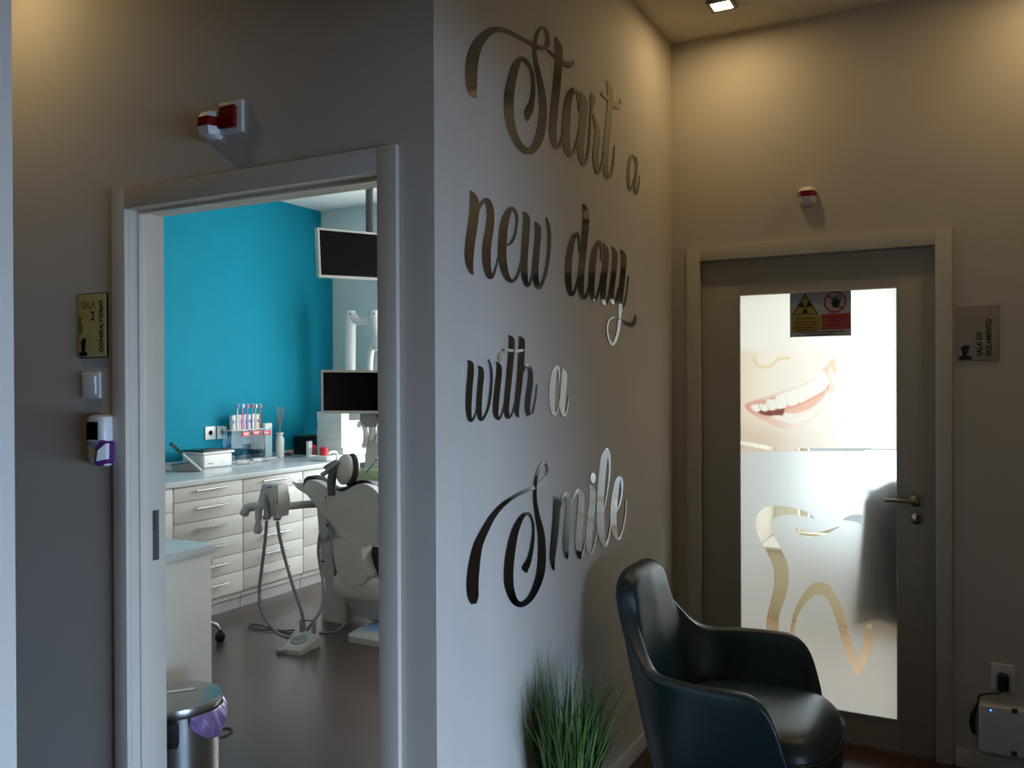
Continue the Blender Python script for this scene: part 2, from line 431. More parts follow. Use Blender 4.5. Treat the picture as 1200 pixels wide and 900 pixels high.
gap2 = [(929,528.3),(935,525.6),(965,525.2),(992,525.3),(1050,526),(1050,527.2),(990,528.2),(960,528.8)]
SPL = 529.5
def sheet(outer, holes, dy):
    t = bmesh.new(); loops = [[gp(x, y, dy) for x, y in L] for L in [outer]+holes]
    vs = [t.verts.new(p) for L in loops for p in L]
    for tri in tessellate_polygon(loops):
        try: t.faces.new([vs[i] for i in tri])
        except ValueError: pass
    for f in t.faces:
        f.normal_update()
        if f.normal.y > 0: f.normal_flip()
    mb = MB(); mb.bm.free(); mb.bm = t; return mb
rect = [(864.5, SPL), (1054.5, SPL), (1054.8, 848), (866.5, 830)]
sheet(rect, [band, cres, curl], .001).build('frosted_film', MAT['film'], lf, flat=True)
# printed film: colours computed on a fine grid
def poly_sd(px, py, poly):
    d = np.full(px.shape, 1e9); ins = np.zeros(px.shape, bool); n = len(poly)
    for i in range(n):
        x1, y1 = poly[i][:2]; x2, y2 = poly[(i+1) % n][:2]
        ex, ey = x2-x1, y2-y1; tt = np.clip(((px-x1)*ex+(py-y1)*ey)/(ex*ex+ey*ey+1e-9), 0, 1)
        d = np.minimum(d, np.hypot(px-x1-tt*ex, py-y1-tt*ey))
        if abs(ey) > 1e-9:
            c = ((y1 > py) != (y2 > py)) & (px < ex*(py-y1)/ey+x1); ins ^= c
    return np.where(ins, d, -d)
def zm(pts, cl=True): return [(860+x/6.923, 400+y/6.923) for x, y in crom(pts, 4, cl)]
nx, ny = 180, 178
gx, gy = np.meshgrid(np.linspace(864.5, 1054.6, nx), np.linspace(337, SPL, ny))
def srgb(*c): return np.array([((v/255+.055)/1.055)**2.4 if v/255 > .04045 else v/255/12.92 for v in c])
colr = np.ones((ny, nx, 3))*srgb(250, 249, 247)
def over(mask, c):
    global colr
    m = np.clip(mask, 0, 1)[..., None]; colr = colr*(1-m) + srgb(*c)*m
ss = lambda t: np.clip(t, 0, 1)**2*(3-2*np.clip(t, 0, 1))
skin = ss((gy-404)/12)*ss((1000-gx)/45)
over(skin*.5, (251, 240, 230))
over(skin*ss((905-gx)/45)*.65, (247, 220, 196))
over(skin*ss((gy-480)/40)*ss((945-gx)/60)*.75, (226, 196, 172))
over(ss((gy-485)/40)*ss((1030-gx)/120)*.5, (222, 214, 208))
nose = [(870+0, 0)]
def line(pts, w, c, a):
    px = np.full(gx.shape, 1e9); Lp = [(860+x/6.923, 400+y/6.923) for x, y in crom(pts, 6)]
    for (x1, y1), (x2, y2) in zip(Lp, Lp[1:]):
        ex, ey = x2-x1, y2-y1; tt = np.clip(((gx-x1)*ex+(gy-y1)*ey)/(ex*ex+ey*ey+1e-9), 0, 1)
        px = np.minimum(px, np.hypot(gx-x1-tt*ex, gy-y1-tt*ey))
    over(ss(1-px/w)*a, c)
line([(170,130),(175,175),(210,203),(270,207),(310,195),(350,155),(400,135),(450,140)], 2.8, (242, 214, 160), .75)
line([(745,235),(785,180),(800,160),(810,200),(815,240)], 5.5, (244, 186, 140), .6)
line([(740,240),(775,300),(785,350),(790,400)], 5, (242, 190, 172), .55)
mouth = zm([(90,520),(120,500),(180,475),(260,455),(350,420),(490,375),(600,330),(700,270),(740,240),(775,300),(790,370),(785,420),(740,520),(690,590),(600,660),(500,700),(390,705),(280,660),(170,600),(110,560)])
sd = poly_sd(gx, gy, mouth)
over(ss(sd/3.0+.5), (244, 214, 206))
over(ss(sd/3.0+.5)*ss((915-gx)/38)*.7, (228, 158, 146))
over(ss(sd/2+.4)*ss((gx-905)/30)*.9, (249, 238, 235))
over(ss(sd/2+.4)*ss((gy-488)/18)*ss((935-gx)/30)*.5, (216, 184, 184))
inner = zm([(130,530),(200,495),(300,460),(480,400),(650,330),(735,250),(770,330),(770,390),(730,470),(650,560),(560,610),(430,640),(330,610),(220,585),(150,560)])
sd = poly_sd(gx, gy, inner)
over(ss(sd/1.2+.5), (236, 176, 162))
dark = zm([(195,575),(230,560),(300,560),(400,545),(410,560),(390,600),(320,606),(250,600)])
over(ss(poly_sd(gx, gy, dark)/1.5+.5)*.9, (120, 62, 58))
tongue = zm([(420,560),(520,530),(650,470),(740,420),(760,450),(700,520),(600,580),(480,610),(420,600)])
over(ss(poly_sd(gx, gy, tongue)/2+.5)*.8, (243, 205, 192))
lower = zm([(300,610),(360,600),(400,605),(410,580),(470,585),(560,570),(660,520),(730,450),(750,400),(775,420),(750,500),(690,570),(600,630),(500,660),(400,650)])
over(ss(poly_sd(gx, gy, lower)/1.2+.5)*.9, (250, 247, 245))
up_t = [(130,525),(160,512),(200,510),(205,500),(250,515),(262,485),(262,470),(330,470),(345,440),(430,410),(520,385),(640,330),(735,245),(760,290),(772,335),(740,395),(680,430),(600,470),(560,492),(545,500),(527,492),(510,510),(470,525),(445,522),(437,512),(420,535),(380,548),(358,545),(350,538),(325,560),(290,556),(278,545),(275,560),(255,572),(225,560),(212,545),(210,565),(185,574),(155,560)]
up_p = [(860+x/6.923, 400+y/6.923) for x, y in up_t]
over(ss(poly_sd(gx, gy, up_p)/1.0+.5), (252, 251, 249))
line([(205,500),(212,545)], 1.0, (200, 150, 130), .7); line([(262,480),(278,545)], 1.0, (215, 180, 165), .6)
line([(335,460),(350,538)], .8, (232, 220, 215), .6); line([(425,420),(437,512)], .8, (232, 222, 218), .6)
line([(515,390),(527,492)], .8, (236, 228, 224), .6)
t = bmesh.new(); lay = t.verts.layers.float_color.new('print')
pv = [[None]*nx for _ in range(ny)]
for j in range(ny):
    for i in range(nx):
        v = t.verts.new(gp(float(gx[j, i]), float(gy[j, i]), .001)); v[lay] = (*map(float, colr[j, i]), 1); pv[j][i] = v
def inpoly(x, y, P_):
    c = False
    for (x1, y1), (x2, y2) in zip(P_, P_[1:]+P_[:1]):
        if (y1 > y) != (y2 > y) and x < (x2-x1)*(y-y1)/(y2-y1)+x1: c = not c
    return c
for j in range(ny-1):
    for i in range(nx-1):
        cx, cy = float(gx[j, i])+.5, float(gy[j, i])+.5
        if cy > 514 and (inpoly(cx, cy, gap1) or inpoly(cx, cy, gap2)): continue
        t.faces.new((pv[j][i], pv[j+1][i], pv[j+1][i+1], pv[j][i+1]))
mb = MB(); mb.bm.free(); mb.bm = t
sm = mb.build('smile_print', MAT['smile'], lf, flat=True); sm['label'] = 'printed film with a smiling mouth showing white teeth'
# handle and lock
hc = onY(1074, 586, YL); 
h = MB().lathe((hc.x, YL, hc.z), [(.026, 0), (.026, -.006), (.022, -.009), (.011, -.010), (.010, -.045)], 28, (0, 1, 0))
h.tube([(hc.x, YL-.035, hc.z), (hc.x, YL-.052, hc.z), (hc.x-.012, YL-.058, hc.z), (hc.x-.06, YL-.058, hc.z), (hc.x-.112, YL-.056, hc.z)], [.009, .009, .009, .0085, .008], 14, sub=4)
ho = h.build('door_handle', MAT['brass'], lf); ho['label'] = 'satin metal lever handle on a round rose'
kc = onY(1075.5, 607, YL)
k = MB().lathe((kc.x, YL, kc.z), [(.024, 0), (.024, -.005), (.020, -.007)], 28, (0, 1, 0)).build('lock_rose', MAT['brass'], lf)
MB().lathe((kc.x, YL-.0072, kc.z+.004), [(.005, 0), (.005, -.001)], 14, (0, 1, 0)).box(kc.x-.0022, kc.x+.0022, YL-.0082, YL-.0072, kc.z-.010, kc.z+.003).build('keyhole', MAT['ink'], k)
# inside handle (carries the coat)
h = MB().lathe((hc.x, YL+.04, hc.z), [(.026, 0), (.026, .006), (.011, .010), (.010, .045)], 24, (0, 1, 0))
h.tube([(hc.x, YL+.075, hc.z), (hc.x, YL+.092, hc.z), (hc.x-.012, YL+.098, hc.z), (hc.x-.112, YL+.096, hc.z)], .009, 12, sub=3)
h.build('door_handle', MAT['brass'], lf)

# ------------------------------------------------------------------ coat behind the glass
ct = thing('jacket', (-.29, YL+.09, .48), 'dark grey jacket hanging on the inside handle behind the frosted glass', 'jacket')
rings = []
for k in range(15):
    u = k/14; z = 1.075-u*.585
    hw = .018+.094*min(1, u/.14)**.6 + .020*u
    cx = -.266-.026*u; cyy = YL+.092+.012*u
    ring = []
    for a in range(28):
        th = 2*math.pi*a/28
        fold = 1+.10*math.sin(5*th+1.2)*u+.05*math.sin(9*th+u*3)*u
        ring.append((cx+hw*math.cos(th)*fold, cyy+(.018+.026*min(1, u*4))*math.sin(th)*fold, z+(.018*math.sin(3*th+.6) if k == 14 else 0)))
    rings.append(ring)
MB().loft(rings).build('jacket_body', MAT['coat'], ct)
rings = []
for k in range(10):
    u = k/9; z = 1.03-u*.49; cx = -.345+.010*math.sin(u*4)-.012*u; rr = .030-.004*u
    rings.append([(cx+rr*math.cos(a*math.pi/7)*(1+.08*math.sin(3*a)), YL+.145+rr*.8*math.sin(a*math.pi/7), z) for a in range(14)])
MB().loft(rings).build('sleeve', MAT['coat'], ct)
for z in (.93, .80, .67):
    MB().lathe((-.275, YL+.050, z), [(.008, 0), (.008, -.003)], 14, (0, 1, 0)).build('button', MAT['black'], ct)

# ------------------------------------------------------------------ lettering
Zm = {'A': (540, 20, 5.294), 'B': (630, 30, 4.5), 'D': (690, 80, 6.0), 'C': (540, 215, 6.927), 'E': (655, 230, 5.0),
      'G': (540, 385, 7.823), 'F': (540, 530, 4.737), 'I': (635, 515, 5.806)}
def stroke(mb, crop, pts, lift=0):
    x0, y0, s = Zm[crop]; P_ = crom(pts, 7); n = len(P_); L, Rr = [], []
    for i, (x, y, wd) in enumerate(P_):
        a = P_[max(i-1, 0)]; c = P_[min(i+1, n-1)]
        tx, ty = c[0]-a[0], c[1]-a[1]; q = math.hypot(tx, ty) or 1
        nx_, ny_ = -ty/q, tx/q; wd = max(wd, 2)/2
        L.append((x0+(x+nx_*wd)/s, y0+(y+ny_*wd)/s)); Rr.append((x0+(x-nx_*wd)/s, y0+(y-ny_*wd)/s))
    xf, xb = XW2+.0030+lift, XW2+.0002; TL_ = .066
    t = bmesh.new()
    def vv(p, X): return t.verts.new(onX(p[0], p[1], X))
    def push(p):   # same wall point on the back face
        w_ = onX(p[0], p[1], xf); return t.verts.new(Vector((xb, w_.y, w_.z)))
    A, B = [], []
    for i in range(n):     # the face of every stroke is canted to shift the glass door's reflection along the words
        wa, wb = onX(*L[i], xf), onX(*Rr[i], xf); mid = (wa.y+wb.y)/2; dx = .0008*i/n
        for w_, lst in ((wa, A), (wb, B)): lst.append(t.verts.new(Vector((xf+dx+TL_*(w_.y-mid), w_.y, w_.z))))
    A2 = [push(p) for p in L]; B2 = [push(p) for p in Rr]
    for i in range(n-1):
        t.faces.new((A[i], A[i+1], B[i+1], B[i])); t.faces.new((A[i], A2[i], A2[i+1], A[i+1])); t.faces.new((B[i], B[i+1], B2[i+1], B2[i]))
    t.faces.new((A[0], B[0], B2[0], A2[0])); t.faces.new((A[-1], A2[-1], B2[-1], B[-1]))
    mp = {v: mb.bm.verts.new(v.co) for v in t.verts}
    for f in t.faces: mb.bm.faces.new([mp[v] for v in f.verts])
    t.free()
    return mb
def dot(mb, crop, cx, cy, rx, ry, tilt=0):
    x0, y0, s = Zm[crop]; pts = []
    for k in range(24):
        a = 2*math.pi*k/24; x, y = rx*math.cos(a), ry*math.sin(a)
        x, y = x*math.cos(tilt)-y*math.sin(tilt), x*math.sin(tilt)+y*math.cos(tilt)
        pts.append(onX(x0+(cx+x)/s, y0+(cy+y)/s, XW2+.0035))
    return mb.prism(pts, (-.0033, 0, 0))
LET = {}
S_a = [('A', [(100,503,4),(76,470,44),(66,400,66),(67,300,70),(85,212,68),(125,138,58),(180,90,44),(235,76,34),(300,92,26),(380,132,20),(455,172,22),(500,194,26),(532,182,26),(544,140,18),(532,88,16),(508,62,12),(482,92,14),(464,148,18),(459,205,18),(466,275,22),(482,352,26),(503,465,36),(510,580,44),(500,690,46),(478,772,48),(435,830,42),(380,812,38),(332,735,42),(302,620,50),(299,500,54),(314,400,50),(338,312,44),(368,262,30),(404,272,22),(436,322,14),(450,390,16),(449,470,22),(440,530,28),(424,578,46),(416,612,34),(416,645,5)])]
LET['Start'] = [S_a,
 [('B', [(95,58,4),(106,98,28),(113,140,36),(109,220,36),(100,330,36),(88,450,36),(81,550,34),(86,610,28),(102,645,18),(118,630,12),(130,590,9),(139,545,6)]), ('B', [(55,128,8),(90,160,14),(130,187,16),(160,207,30),(180,200,24),(187,184,5)])],
 [('B', [(222,452,5),(219,400,8),(210,350,14),(192,335,20),(170,365,30),(156,440,36),(149,540,38),(151,620,34),(168,677,22),(186,674,13),(205,630,8),(221,555,8)]), ('B', [(228,353,4),(243,390,28),(245,440,36),(239,520,36),(229,600,34),(229,680,27),(244,730,17),(260,710,10),(272,640,8),(280,540,7),(285,460,7),(290,415,8)])],
 [('D', [(20,173,6),(29,200,26),(28,240,28),(23,285,14),(20,320,9),(12,440,8),(2,565,7)]), ('D', [(27,300,8),(48,368,14),(62,440,28),(58,520,36),(50,600,34),(51,680,27),(66,735,17),(82,715,12),(98,650,8),(110,590,8)])],
 [('D', [(128,86,4),(145,130,26),(152,200,34),(148,280,32),(138,400,34),(126,520,36),(118,620,36),(119,700,29),(136,769,19),(158,745,12),(172,680,8),(184,543,4)]), ('D', [(90,168,8),(115,198,16),(150,226,16),(185,256,28),(210,265,30),(225,247,14),(225,218,4)])]]
LET['a'] = [[('D', [(325,662,5),(318,622,8),(303,612,12),(288,650,16),(280,730,18),(280,810,17),(290,852,12),(303,840,8),(316,780,5)]), ('D', [(330,618,3),(337,650,14),(332,740,17),(325,810,15),(326,860,13),(335,882,9),(345,860,6),(355,790,4),(358,752,3)])]]
LET['new'] = [[('C', [(78,57,5),(105,112,54),(112,180,68),(105,280,72),(88,400,72),(74,500,70),(68,590,66),(72,660,50),(86,715,28),(100,740,6)]), ('C', [(120,335,10),(135,255,12),(158,184,20),(190,142,34),(216,142,42),(236,192,48),(242,280,54),(232,380,58),(215,480,62),(208,580,62),(215,680,55),(236,757,36),(262,745,20),(285,682,12),(306,595,9)])],
 [('C', [(376,502,12),(410,480,20),(440,420,16),(456,330,14),(455,262,18),(432,214,26),(404,208,34),(374,260,50),(350,350,60),(340,450,62),(335,560,62),(345,660,55),(370,750,44),(411,794,28),(450,765,21),(476,700,13),(492,630,10)])],
 [('C', [(508,229,6),(530,262,40),(536,320,50),(529,420,50),(521,530,50),(515,640,48),(518,750,44),(538,827,27),(560,810,18),(578,750,12),(590,680,8)]), ('C', [(605,311,6),(627,350,38),(630,410,42),(622,500,42),(613,600,44),(606,700,44),(612,790,40),(633,849,26),(660,815,20),(690,730,19),(710,620,20),(720,500,21),(720,400,20),(711,330,14),(697,279,5)])]]
LET['day'] = [[('E', [(122,332,8),(120,270,10),(112,226,14),(98,220,20),(76,270,29),(61,350,34),(55,440,34),(57,520,31),(71,575,21),(88,565,14),(105,510,8),(119,445,6)]), ('E', [(142,44,4),(158,85,29),(158,150,34),(150,260,32),(140,360,32),(130,470,32),(130,550,27),(146,598,17),(162,580,12),(178,520,8),(189,465,6)])],
 [('E', [(250,377,5),(248,310,9),(240,272,14),(228,270,18),(210,320,28),(198,400,32),(192,490,32),(193,560,27),(206,608,17),(222,590,10),(240,520,6),(251,445,5)]), ('E', [(262,273,4),(276,310,24),(276,370,28),(266,470,28),(258,560,28),(262,615,21),(276,630,13),(292,590,8),(303,515,5)])],
 [('E', [(312,293,4),(328,330,24),(328,390,26),(318,480,26),(308,560,26),(313,615,19),(326,628,13),(340,590,8),(351,535,5)]), ('E', [(364,313,4),(378,345,24),(380,400,26),(372,490,26),(362,580,25),(360,640,20),(357,700,15),(352,760,15),(340,820,14),(320,866,13),(303,858,11),(288,820,8),(284,770,8),(294,728,8),(320,710,10),(352,716,8),(385,736,12),(405,750,20),(427,752,26),(443,733,18),(449,690,3)]), ('E', [(362,655,10),(382,640,8),(396,580,5),(408,468,4)])]]
LET['with'] = [[('G', [(65,291,6),(90,322,44),(92,400,52),(82,520,52),(74,640,52),(72,740,47),(80,820,36),(94,846,23),(120,820,14),(138,770,10),(147,710,8)]), ('G', [(162,341,5),(185,372,38),(188,430,46),(178,540,46),(170,650,46),(168,740,44),(175,810,34),(191,838,23),(225,795,18),(255,710,18),(272,600,20),(282,480,19),(280,390,18),(270,330,14),(256,282,5)])],
 [('G', [(328,302,5),(350,342,38),(352,410,46),(340,520,48),(328,630,50),(320,740,46),(325,800,37),(346,829,23),(370,800,12),(388,745,8),(399,685,6)])],
 [('G', [(440,61,6),(465,97,44),(468,160,50),(460,270,50),(448,400,50),(435,530,48),(424,650,46),(418,740,43),(425,800,34),(441,820,21),(465,790,12),(485,735,8),(493,685,6)]), ('G', [(384,195,16),(400,197,26),(440,198,24),(500,205,28),(540,203,28),(582,195,9)])],
 [('G', [(535,69,6),(558,102,44),(560,160,50),(555,280,50),(545,420,48),(532,550,46),(520,660,42),(512,750,37),(520,795,24),(533,816,5)]), ('G', [(560,465,8),(572,402,12),(590,352,20),(612,335,29),(638,380,34),(642,450,40),(632,540,44),(618,640,44),(612,720,41),(619,780,32),(636,805,19),(660,770,12),(680,680,9),(692,600,7),(700,513,4)])]]
LET['a2'] = [[('G', [(905,478,7),(902,390,16),(884,350,24),(856,400,40),(842,500,46),(835,600,46),(836,700,39),(852,785,24),(878,772,14),(902,690,9),(918,600,7)]), ('G', [(932,360,5),(950,420,42),(942,540,46),(932,650,46),(931,740,38),(946,798,23),(968,770,11),(983,690,7),(992,610,4)])]]
LET['Smile'] = [[('F', [(72,842,26),(68,800,56),(65,720,62),(75,620,58),(95,520,48),(130,440,40),(175,360,32),(230,295,25),(300,245,18),(370,210,18),(420,190,22),(455,165,24),(478,122,14),(478,78,10),(460,56,13),(438,90,16),(420,140,16),(412,200,18),(413,270,19),(425,350,24),(445,450,34),(450,560,40),(445,650,42),(425,730,38),(385,810,32),(335,845,31),(295,820,36),(268,740,46),(266,640,48),(278,540,46),(300,440,38),(335,365,26),(370,340,18),(392,365,12),(403,430,12),(395,520,18),(381,588,24),(366,625,34),(358,645,34),(366,668,10)])],
 [('I', [(80,383,5),(98,402,32),(102,440,44),(98,520,42),(90,620,42),(80,720,40),(72,800,33),(75,860,20),(83,892,5)]), ('I', [(115,525,8),(128,442,10),(145,388,18),(165,372,27),(185,410,36),(185,480,38),(175,580,38),(165,680,38),(165,760,30),(172,813,7)]), ('I', [(190,515,8),(205,432,10),(225,372,18),(250,350,26),(268,400,34),(265,480,38),(257,580,38),(248,680,38),(250,760,29),(263,808,15),(280,770,9),(296,685,6)])],
 [('I', [(322,304,5),(342,342,33),(345,400,38),(335,500,38),(325,600,38),(318,690,35),(320,750,27),(334,780,15),(352,740,9),(370,650,6),(381,585,5)])],
 [('I', [(424,482,6),(445,362,8),(458,262,10),(462,182,12),(457,112,18),(441,66,14),(425,120,38),(412,220,40),(402,340,40),(397,460,42),(398,570,42),(408,660,36),(428,721,22),(450,680,11),(462,620,7),(471,555,5)])],
 [('I', [(504,492,8),(530,440,10),(545,360,10),(545,292,14),(533,256,17),(515,282,27),(500,360,34),(490,450,36),(486,550,36),(495,630,31),(515,680,17),(540,650,9),(560,570,8),(570,490,6),(574,408,4)])]]
WORDS = [('Start', 'large mirror-finish script word Start at the top of the lettered wall'), ('a', 'small mirror-finish letter a standing after the word Start'),
 ('new', 'mirror-finish script word new in the second line on the wall'), ('day', 'mirror-finish script word day with looping tail on the second line'),
 ('with', 'mirror-finish script word with in the third line on the wall'), ('a2', 'mirror-finish letter a after the word with, blending into the wall'),
 ('Smile', 'large mirror-finish script word Smile above the armchair')]
for wd, lab in WORDS:
    first = LET[wd][0][0]; x0, y0, s_ = Zm[first[0]]; px, py, _ = first[1][0]
    pos = onX(x0+px/s_, y0+py/s_, XW2+.0035)
    root = thing('wall_word', pos, lab, 'wall lettering', 'mirror words of the wall motto')
    for li, L in enumerate(LET[wd]):
        mb = MB()
        for si, (cr, pts) in enumerate(L): stroke(mb, cr, pts, .0004*si+.0002*li)
        if wd == 'with' and li == 1: dot(mb, 'G', 366, 260, 23, 42, .05)
        if wd == 'Smile' and li == 2: dot(mb, 'I', 349, 261, 17, 36, 0)
        mb.build('letter', MAT['mirror'], root, ang=30)

# ------------------------------------------------------------------ armchair
CX, CYY = -.70, 2.815
ac = thing('armchair', (CX, CYY, 0), 'dark teal leather armchair with high curved back against the lettered wall', 'armchair')
half = [((-.20,0,.19),(-.255,0,.44),(-.335,0,.842)), ((-.195,.10,.19),(-.25,.125,.44),(-.332,.115,.838)), ((-.18,.165,.19),(-.228,.205,.44),(-.313,.195,.795)),
        ((-.13,.215,.19),(-.165,.270,.42),(-.262,.245,.688)), ((-.05,.24,.19),(-.075,.30,.41),(-.170,.305,.596)), ((.05,.25,.19),(.03,.315,.41),(-.04,.345,.587)),
        ((.14,.255,.19),(.12,.325,.41),(.08,.355,.587)), ((.20,.255,.20),(.19,.325,.40),(.160,.355,.580)), ((.25,.25,.22),(.235,.318,.36),(.212,.345,.530)), ((.285,.245,.24),(.265,.305,.32),(.245,.328,.43))]
colsL = [tuple(tuple((p[0], -p[1], p[2])) for p in c) for c in half[:0:-1]] + half
dense = []
arr = [sum(c, ()) for c in colsL]
for a in crom(arr, 4): dense.append([a[0:3], a[3:6], a[6:9]])
def prof(c, u):
    a, b, d = (Vector(q) for q in c)
    return a*(1-u)*(1-2*u) + b*4*u*(1-u) + d*u*(2*u-1)
rows = 14; ND = len(dense); sect = []
for i, c in enumerate(dense):
    f = abs(i/(ND-1)*2-1)                      # 0 at the back, 1 at the arm fronts
    th = .078-.034*min(1, f/.55)
    if f > .90: th *= math.sqrt(max(.02, 1-((f-.90)/.10)**2))
    A, B = dense[max(i-1, 0)], dense[min(i+1, ND-1)]
    outer, inner = [], []
    for k in range(rows):
        u = k/(rows-1); p = prof(c, u); tg = prof(B, u)-prof(A, u)
        n_ = Vector((tg.y, -tg.x, 0)).normalized()
        if n_.dot(Vector((p.x-.05, p.y, 0))) < 0: n_ = -n_
        outer.append(p); inner.append(p-n_*th)
    upv = (outer[-1]-outer[-2]).normalized(); nn = (outer[-1]-inner[-1]).normalized()
    cen = (outer[-1]+inner[-1])/2; cap = [cen + nn*(th/2)*math.cos(math.pi*q/8) + upv*(th/2)*math.sin(math.pi*q/8) for q in range(1, 8)]
    sect.append([p+Vector((CX, CYY, -.012)) for p in outer+cap+inner[::-1]])
sh = MB().loft(sect).build('shell', MAT['leather'], ac, ang=180)
# seat cushion
def superring(cx, a, b, z, n=40, e=3.2, fx=0):
    out = []
    for k in range(n):
        th = 2*math.pi*k/n; c_, s_ = math.cos(th), math.sin(th)
        x = a*abs(c_)**(2/e)*(1 if c_ > 0 else -1); y = b*abs(s_)**(2/e)*(1 if s_ > 0 else -1)
        out.append((CX+cx+x, CYY+y*(1+fx*x), z))
    return out
prs = [(.50, .80, .195), (.88, .93, .20), (.97, .985, .23), (1.0, 1.0, .28), (1.0, 1.0, .34), (.985, .985, .385), (.95, .95, .415), (.88, .88, .435), (.70, .70, .447), (.4, .4, .452), (.05, .05, .453)]
rings = [superring(.085, .265*a, .262*b, z, fx=.25) for a, b, z in prs]
MB().loft(rings).build('seat', MAT['leather'], ac, ang=180)
pts = superring(.085, .267, .264, .375, fx=.25)
MB().tube(pts, .005, 8, closed=True).build('seat_piping', MAT['seam'], ac)
for sx in (-1, 1):
    for sy in (-1, 1):
        x0 = CX+(.20 if sx > 0 else -.16); y0 = CYY+sy*.19
        MB().tube([(x0, y0, .205), (x0+sx*.055, y0+sy*.05, .006), (x0+sx*.0565, y0+sy*.0515, 0)], [.017, .010, .010], 14).build('leg', MAT['blackm'], ac)

# ------------------------------------------------------------------ grass plant
gc = Vector((-1.045, 2.315, 0))
gpl = thing('potted_grass', gc, 'tall artificial grass plant standing before the lettered wall beside the armchair', 'plant')
MB().lathe(gc, [(0, 0), (.080, 0), (.085, .01), (.106, .27), (.109, .30), (.101, .30), (.097, .27), (0, .265)], 36).build('pot', MAT['pot'], gpl)
MB().lathe(gc, [(.097, .271), (.06, .283), (0, .288)], 24).build('soil', MAT['soil'], gpl)
def blades(n, seed):
    rn = random.Random(seed); t = bmesh.new()
    for i in range(n):
        a = rn.uniform(0, 2*math.pi); rr = .085*math.sqrt(rn.random()); base = gc+Vector((rr*math.cos(a), rr*math.sin(a), .275))
        hgt = rn.choice([rn.uniform(.18, .30), rn.uniform(.25, .36), rn.uniform(.30, .44)])
        lean = rn.uniform(.0, .24)*(.5+rr/.085); la = a+rn.uniform(-.8, .8)
        dirv = Vector((math.cos(la), math.sin(la), 0)); wv = Vector((-math.sin(la+rn.uniform(-1, 1)), math.cos(la), 0)).normalized()*rn.uniform(.0024, .0046)
        prev = None; N = 6
        for k in range(N+1):
            u = k/N; p = base + dirv*(lean*hgt*1.5*u*u+.02*u) + Vector((0, 0, hgt*u*(1-.18*lean*u)))
            p.x = max(p.x, XW2+.01)
            q = wv*(1-u**1.6)
            cur = (t.verts.new(p-q), t.verts.new(p+q)) if k < N else (t.verts.new(p),)
            if prev:
                t.faces.new((prev[0], prev[1], cur[1], cur[0]) if len(cur) == 2 else (prev[0], prev[1], cur[0]))
            prev = cur
    mb = MB(); mb.bm.free(); mb.bm = t; return mb
o = blades(210, 3).build('grass_blades', MAT['grass'], gpl); o['kind'] = 'stuff'
o = blades(150, 11).build('grass_blades', MAT['grass2'], gpl); o['kind'] = 'stuff'

# ------------------------------------------------------------------ wall devices, front wall
YF = YW1
def beacon(p0, p1, y, label, sz):
    """faceted white alarm beacon with a red band; p0 top-left, p1 bottom-right on the wall"""
    cx, cz = (p0.x+p1.x)/2, (p0.z+p1.z)/2; hw, hh = sz
    r_ = thing('alarm_beacon', (cx, y, cz-hh), label, 'alarm light')
    def ring(z, wx, dep):
        return [(cx-wx, y+.001, z), (cx-wx*.95, y-dep*.5, z), (cx-wx*.55, y-dep, z), (cx+wx*.55, y-dep, z), (cx+wx*.95, y-dep*.5, z), (cx+wx, y+.001, z)]
    MB().loft([ring(cz-hh, hw*.75, .018), ring(cz-hh*.75, hw*.95, .040), ring(cz-hh*.2, hw, .046)]).build('lower_body', MAT['white'], r_)
    MB().loft([ring(cz-hh*.2, hw*1.01, .047), ring(cz+hh*.45, hw*1.0, .045)]).build('red_lens', MAT['red'], r_)
    MB().loft([ring(cz+hh*.45, hw*.98, .044), ring(cz+hh*.8, hw*.85, .036), ring(cz+hh, hw*.6, .016)]).build('upper_body', MAT['white'], r_)
    return r_
beacon(onY(230.5, 131, YF-.03), onY(254.5, 160, YF-.03), YF, 'small faceted alarm beacon with red band above the open doorway', (.035, .042))
q0, q1 = onY(260, 122, YF), onY(287, 157, YF)
al = thing('call_light', ((q0.x+q1.x)/2, YF, q1.z), 'square white call light with red lens above the open doorway', 'call light')
x0, x1, z0, z1 = q0.x, q1.x, q1.z+.005, q0.z-.002
MB().box(x0, x1, YF-.012, YF, z0, z1, .003).build('backplate', MAT['white'], al)
MB().box(x0+.012, x1-.018, YF-.026, YF-.010, z0+.014, z1-.014, .006, 3).build('red_lens', MAT['red'], al)
beacon(onY(936, 222, YW3), onY(957, 238, YW3), YW3, 'small alarm beacon with red band above the glazed door', (.036, .036))

# room sign SALA 2
q0, q1 = onY(94, 345, YF), onY(126.5, 417, YF)
x0, x1, z0, z1 = q0.x, q1.x, q1.z-.003, q0.z-.002
rs = thing('room_sign', ((x0+x1)/2, YF, z0), 'gold room sign SALA 2 CONSULTÓRIO left of the open doorway', 'sign')
MB().box(x0-.001, x1+.003, YF-.004, YF, z0-.003, z1+.002, .004, 3).build('backing_plate', MAT['ink'], rs)
MB().box(x0, x1, YF-.008, YF-.004, z0, z1, .0035, 3).build('sign_face', MAT['gold'], rs)
yy = YF-.0081; RX, UZ = Vector((1, 0, 0)), Vector((0, 0, 1))
text('lettering', 'SALA', .034, (x0+.018, yy, z1-.046), RX, UZ, MAT['olive'], rs, width=.068)
text('lettering', '2', .042, (x0+.062, yy, z1-.085), RX, UZ, MAT['ink'], rs)
text('lettering', 'CONSULTÓRIO', .023, (x1-.012, yy, z0+.014), UZ, -RX, MAT['ink'], rs, width=.165, bold=.0006)
e = MB(); cx, cz = x0+.026, z0+.033
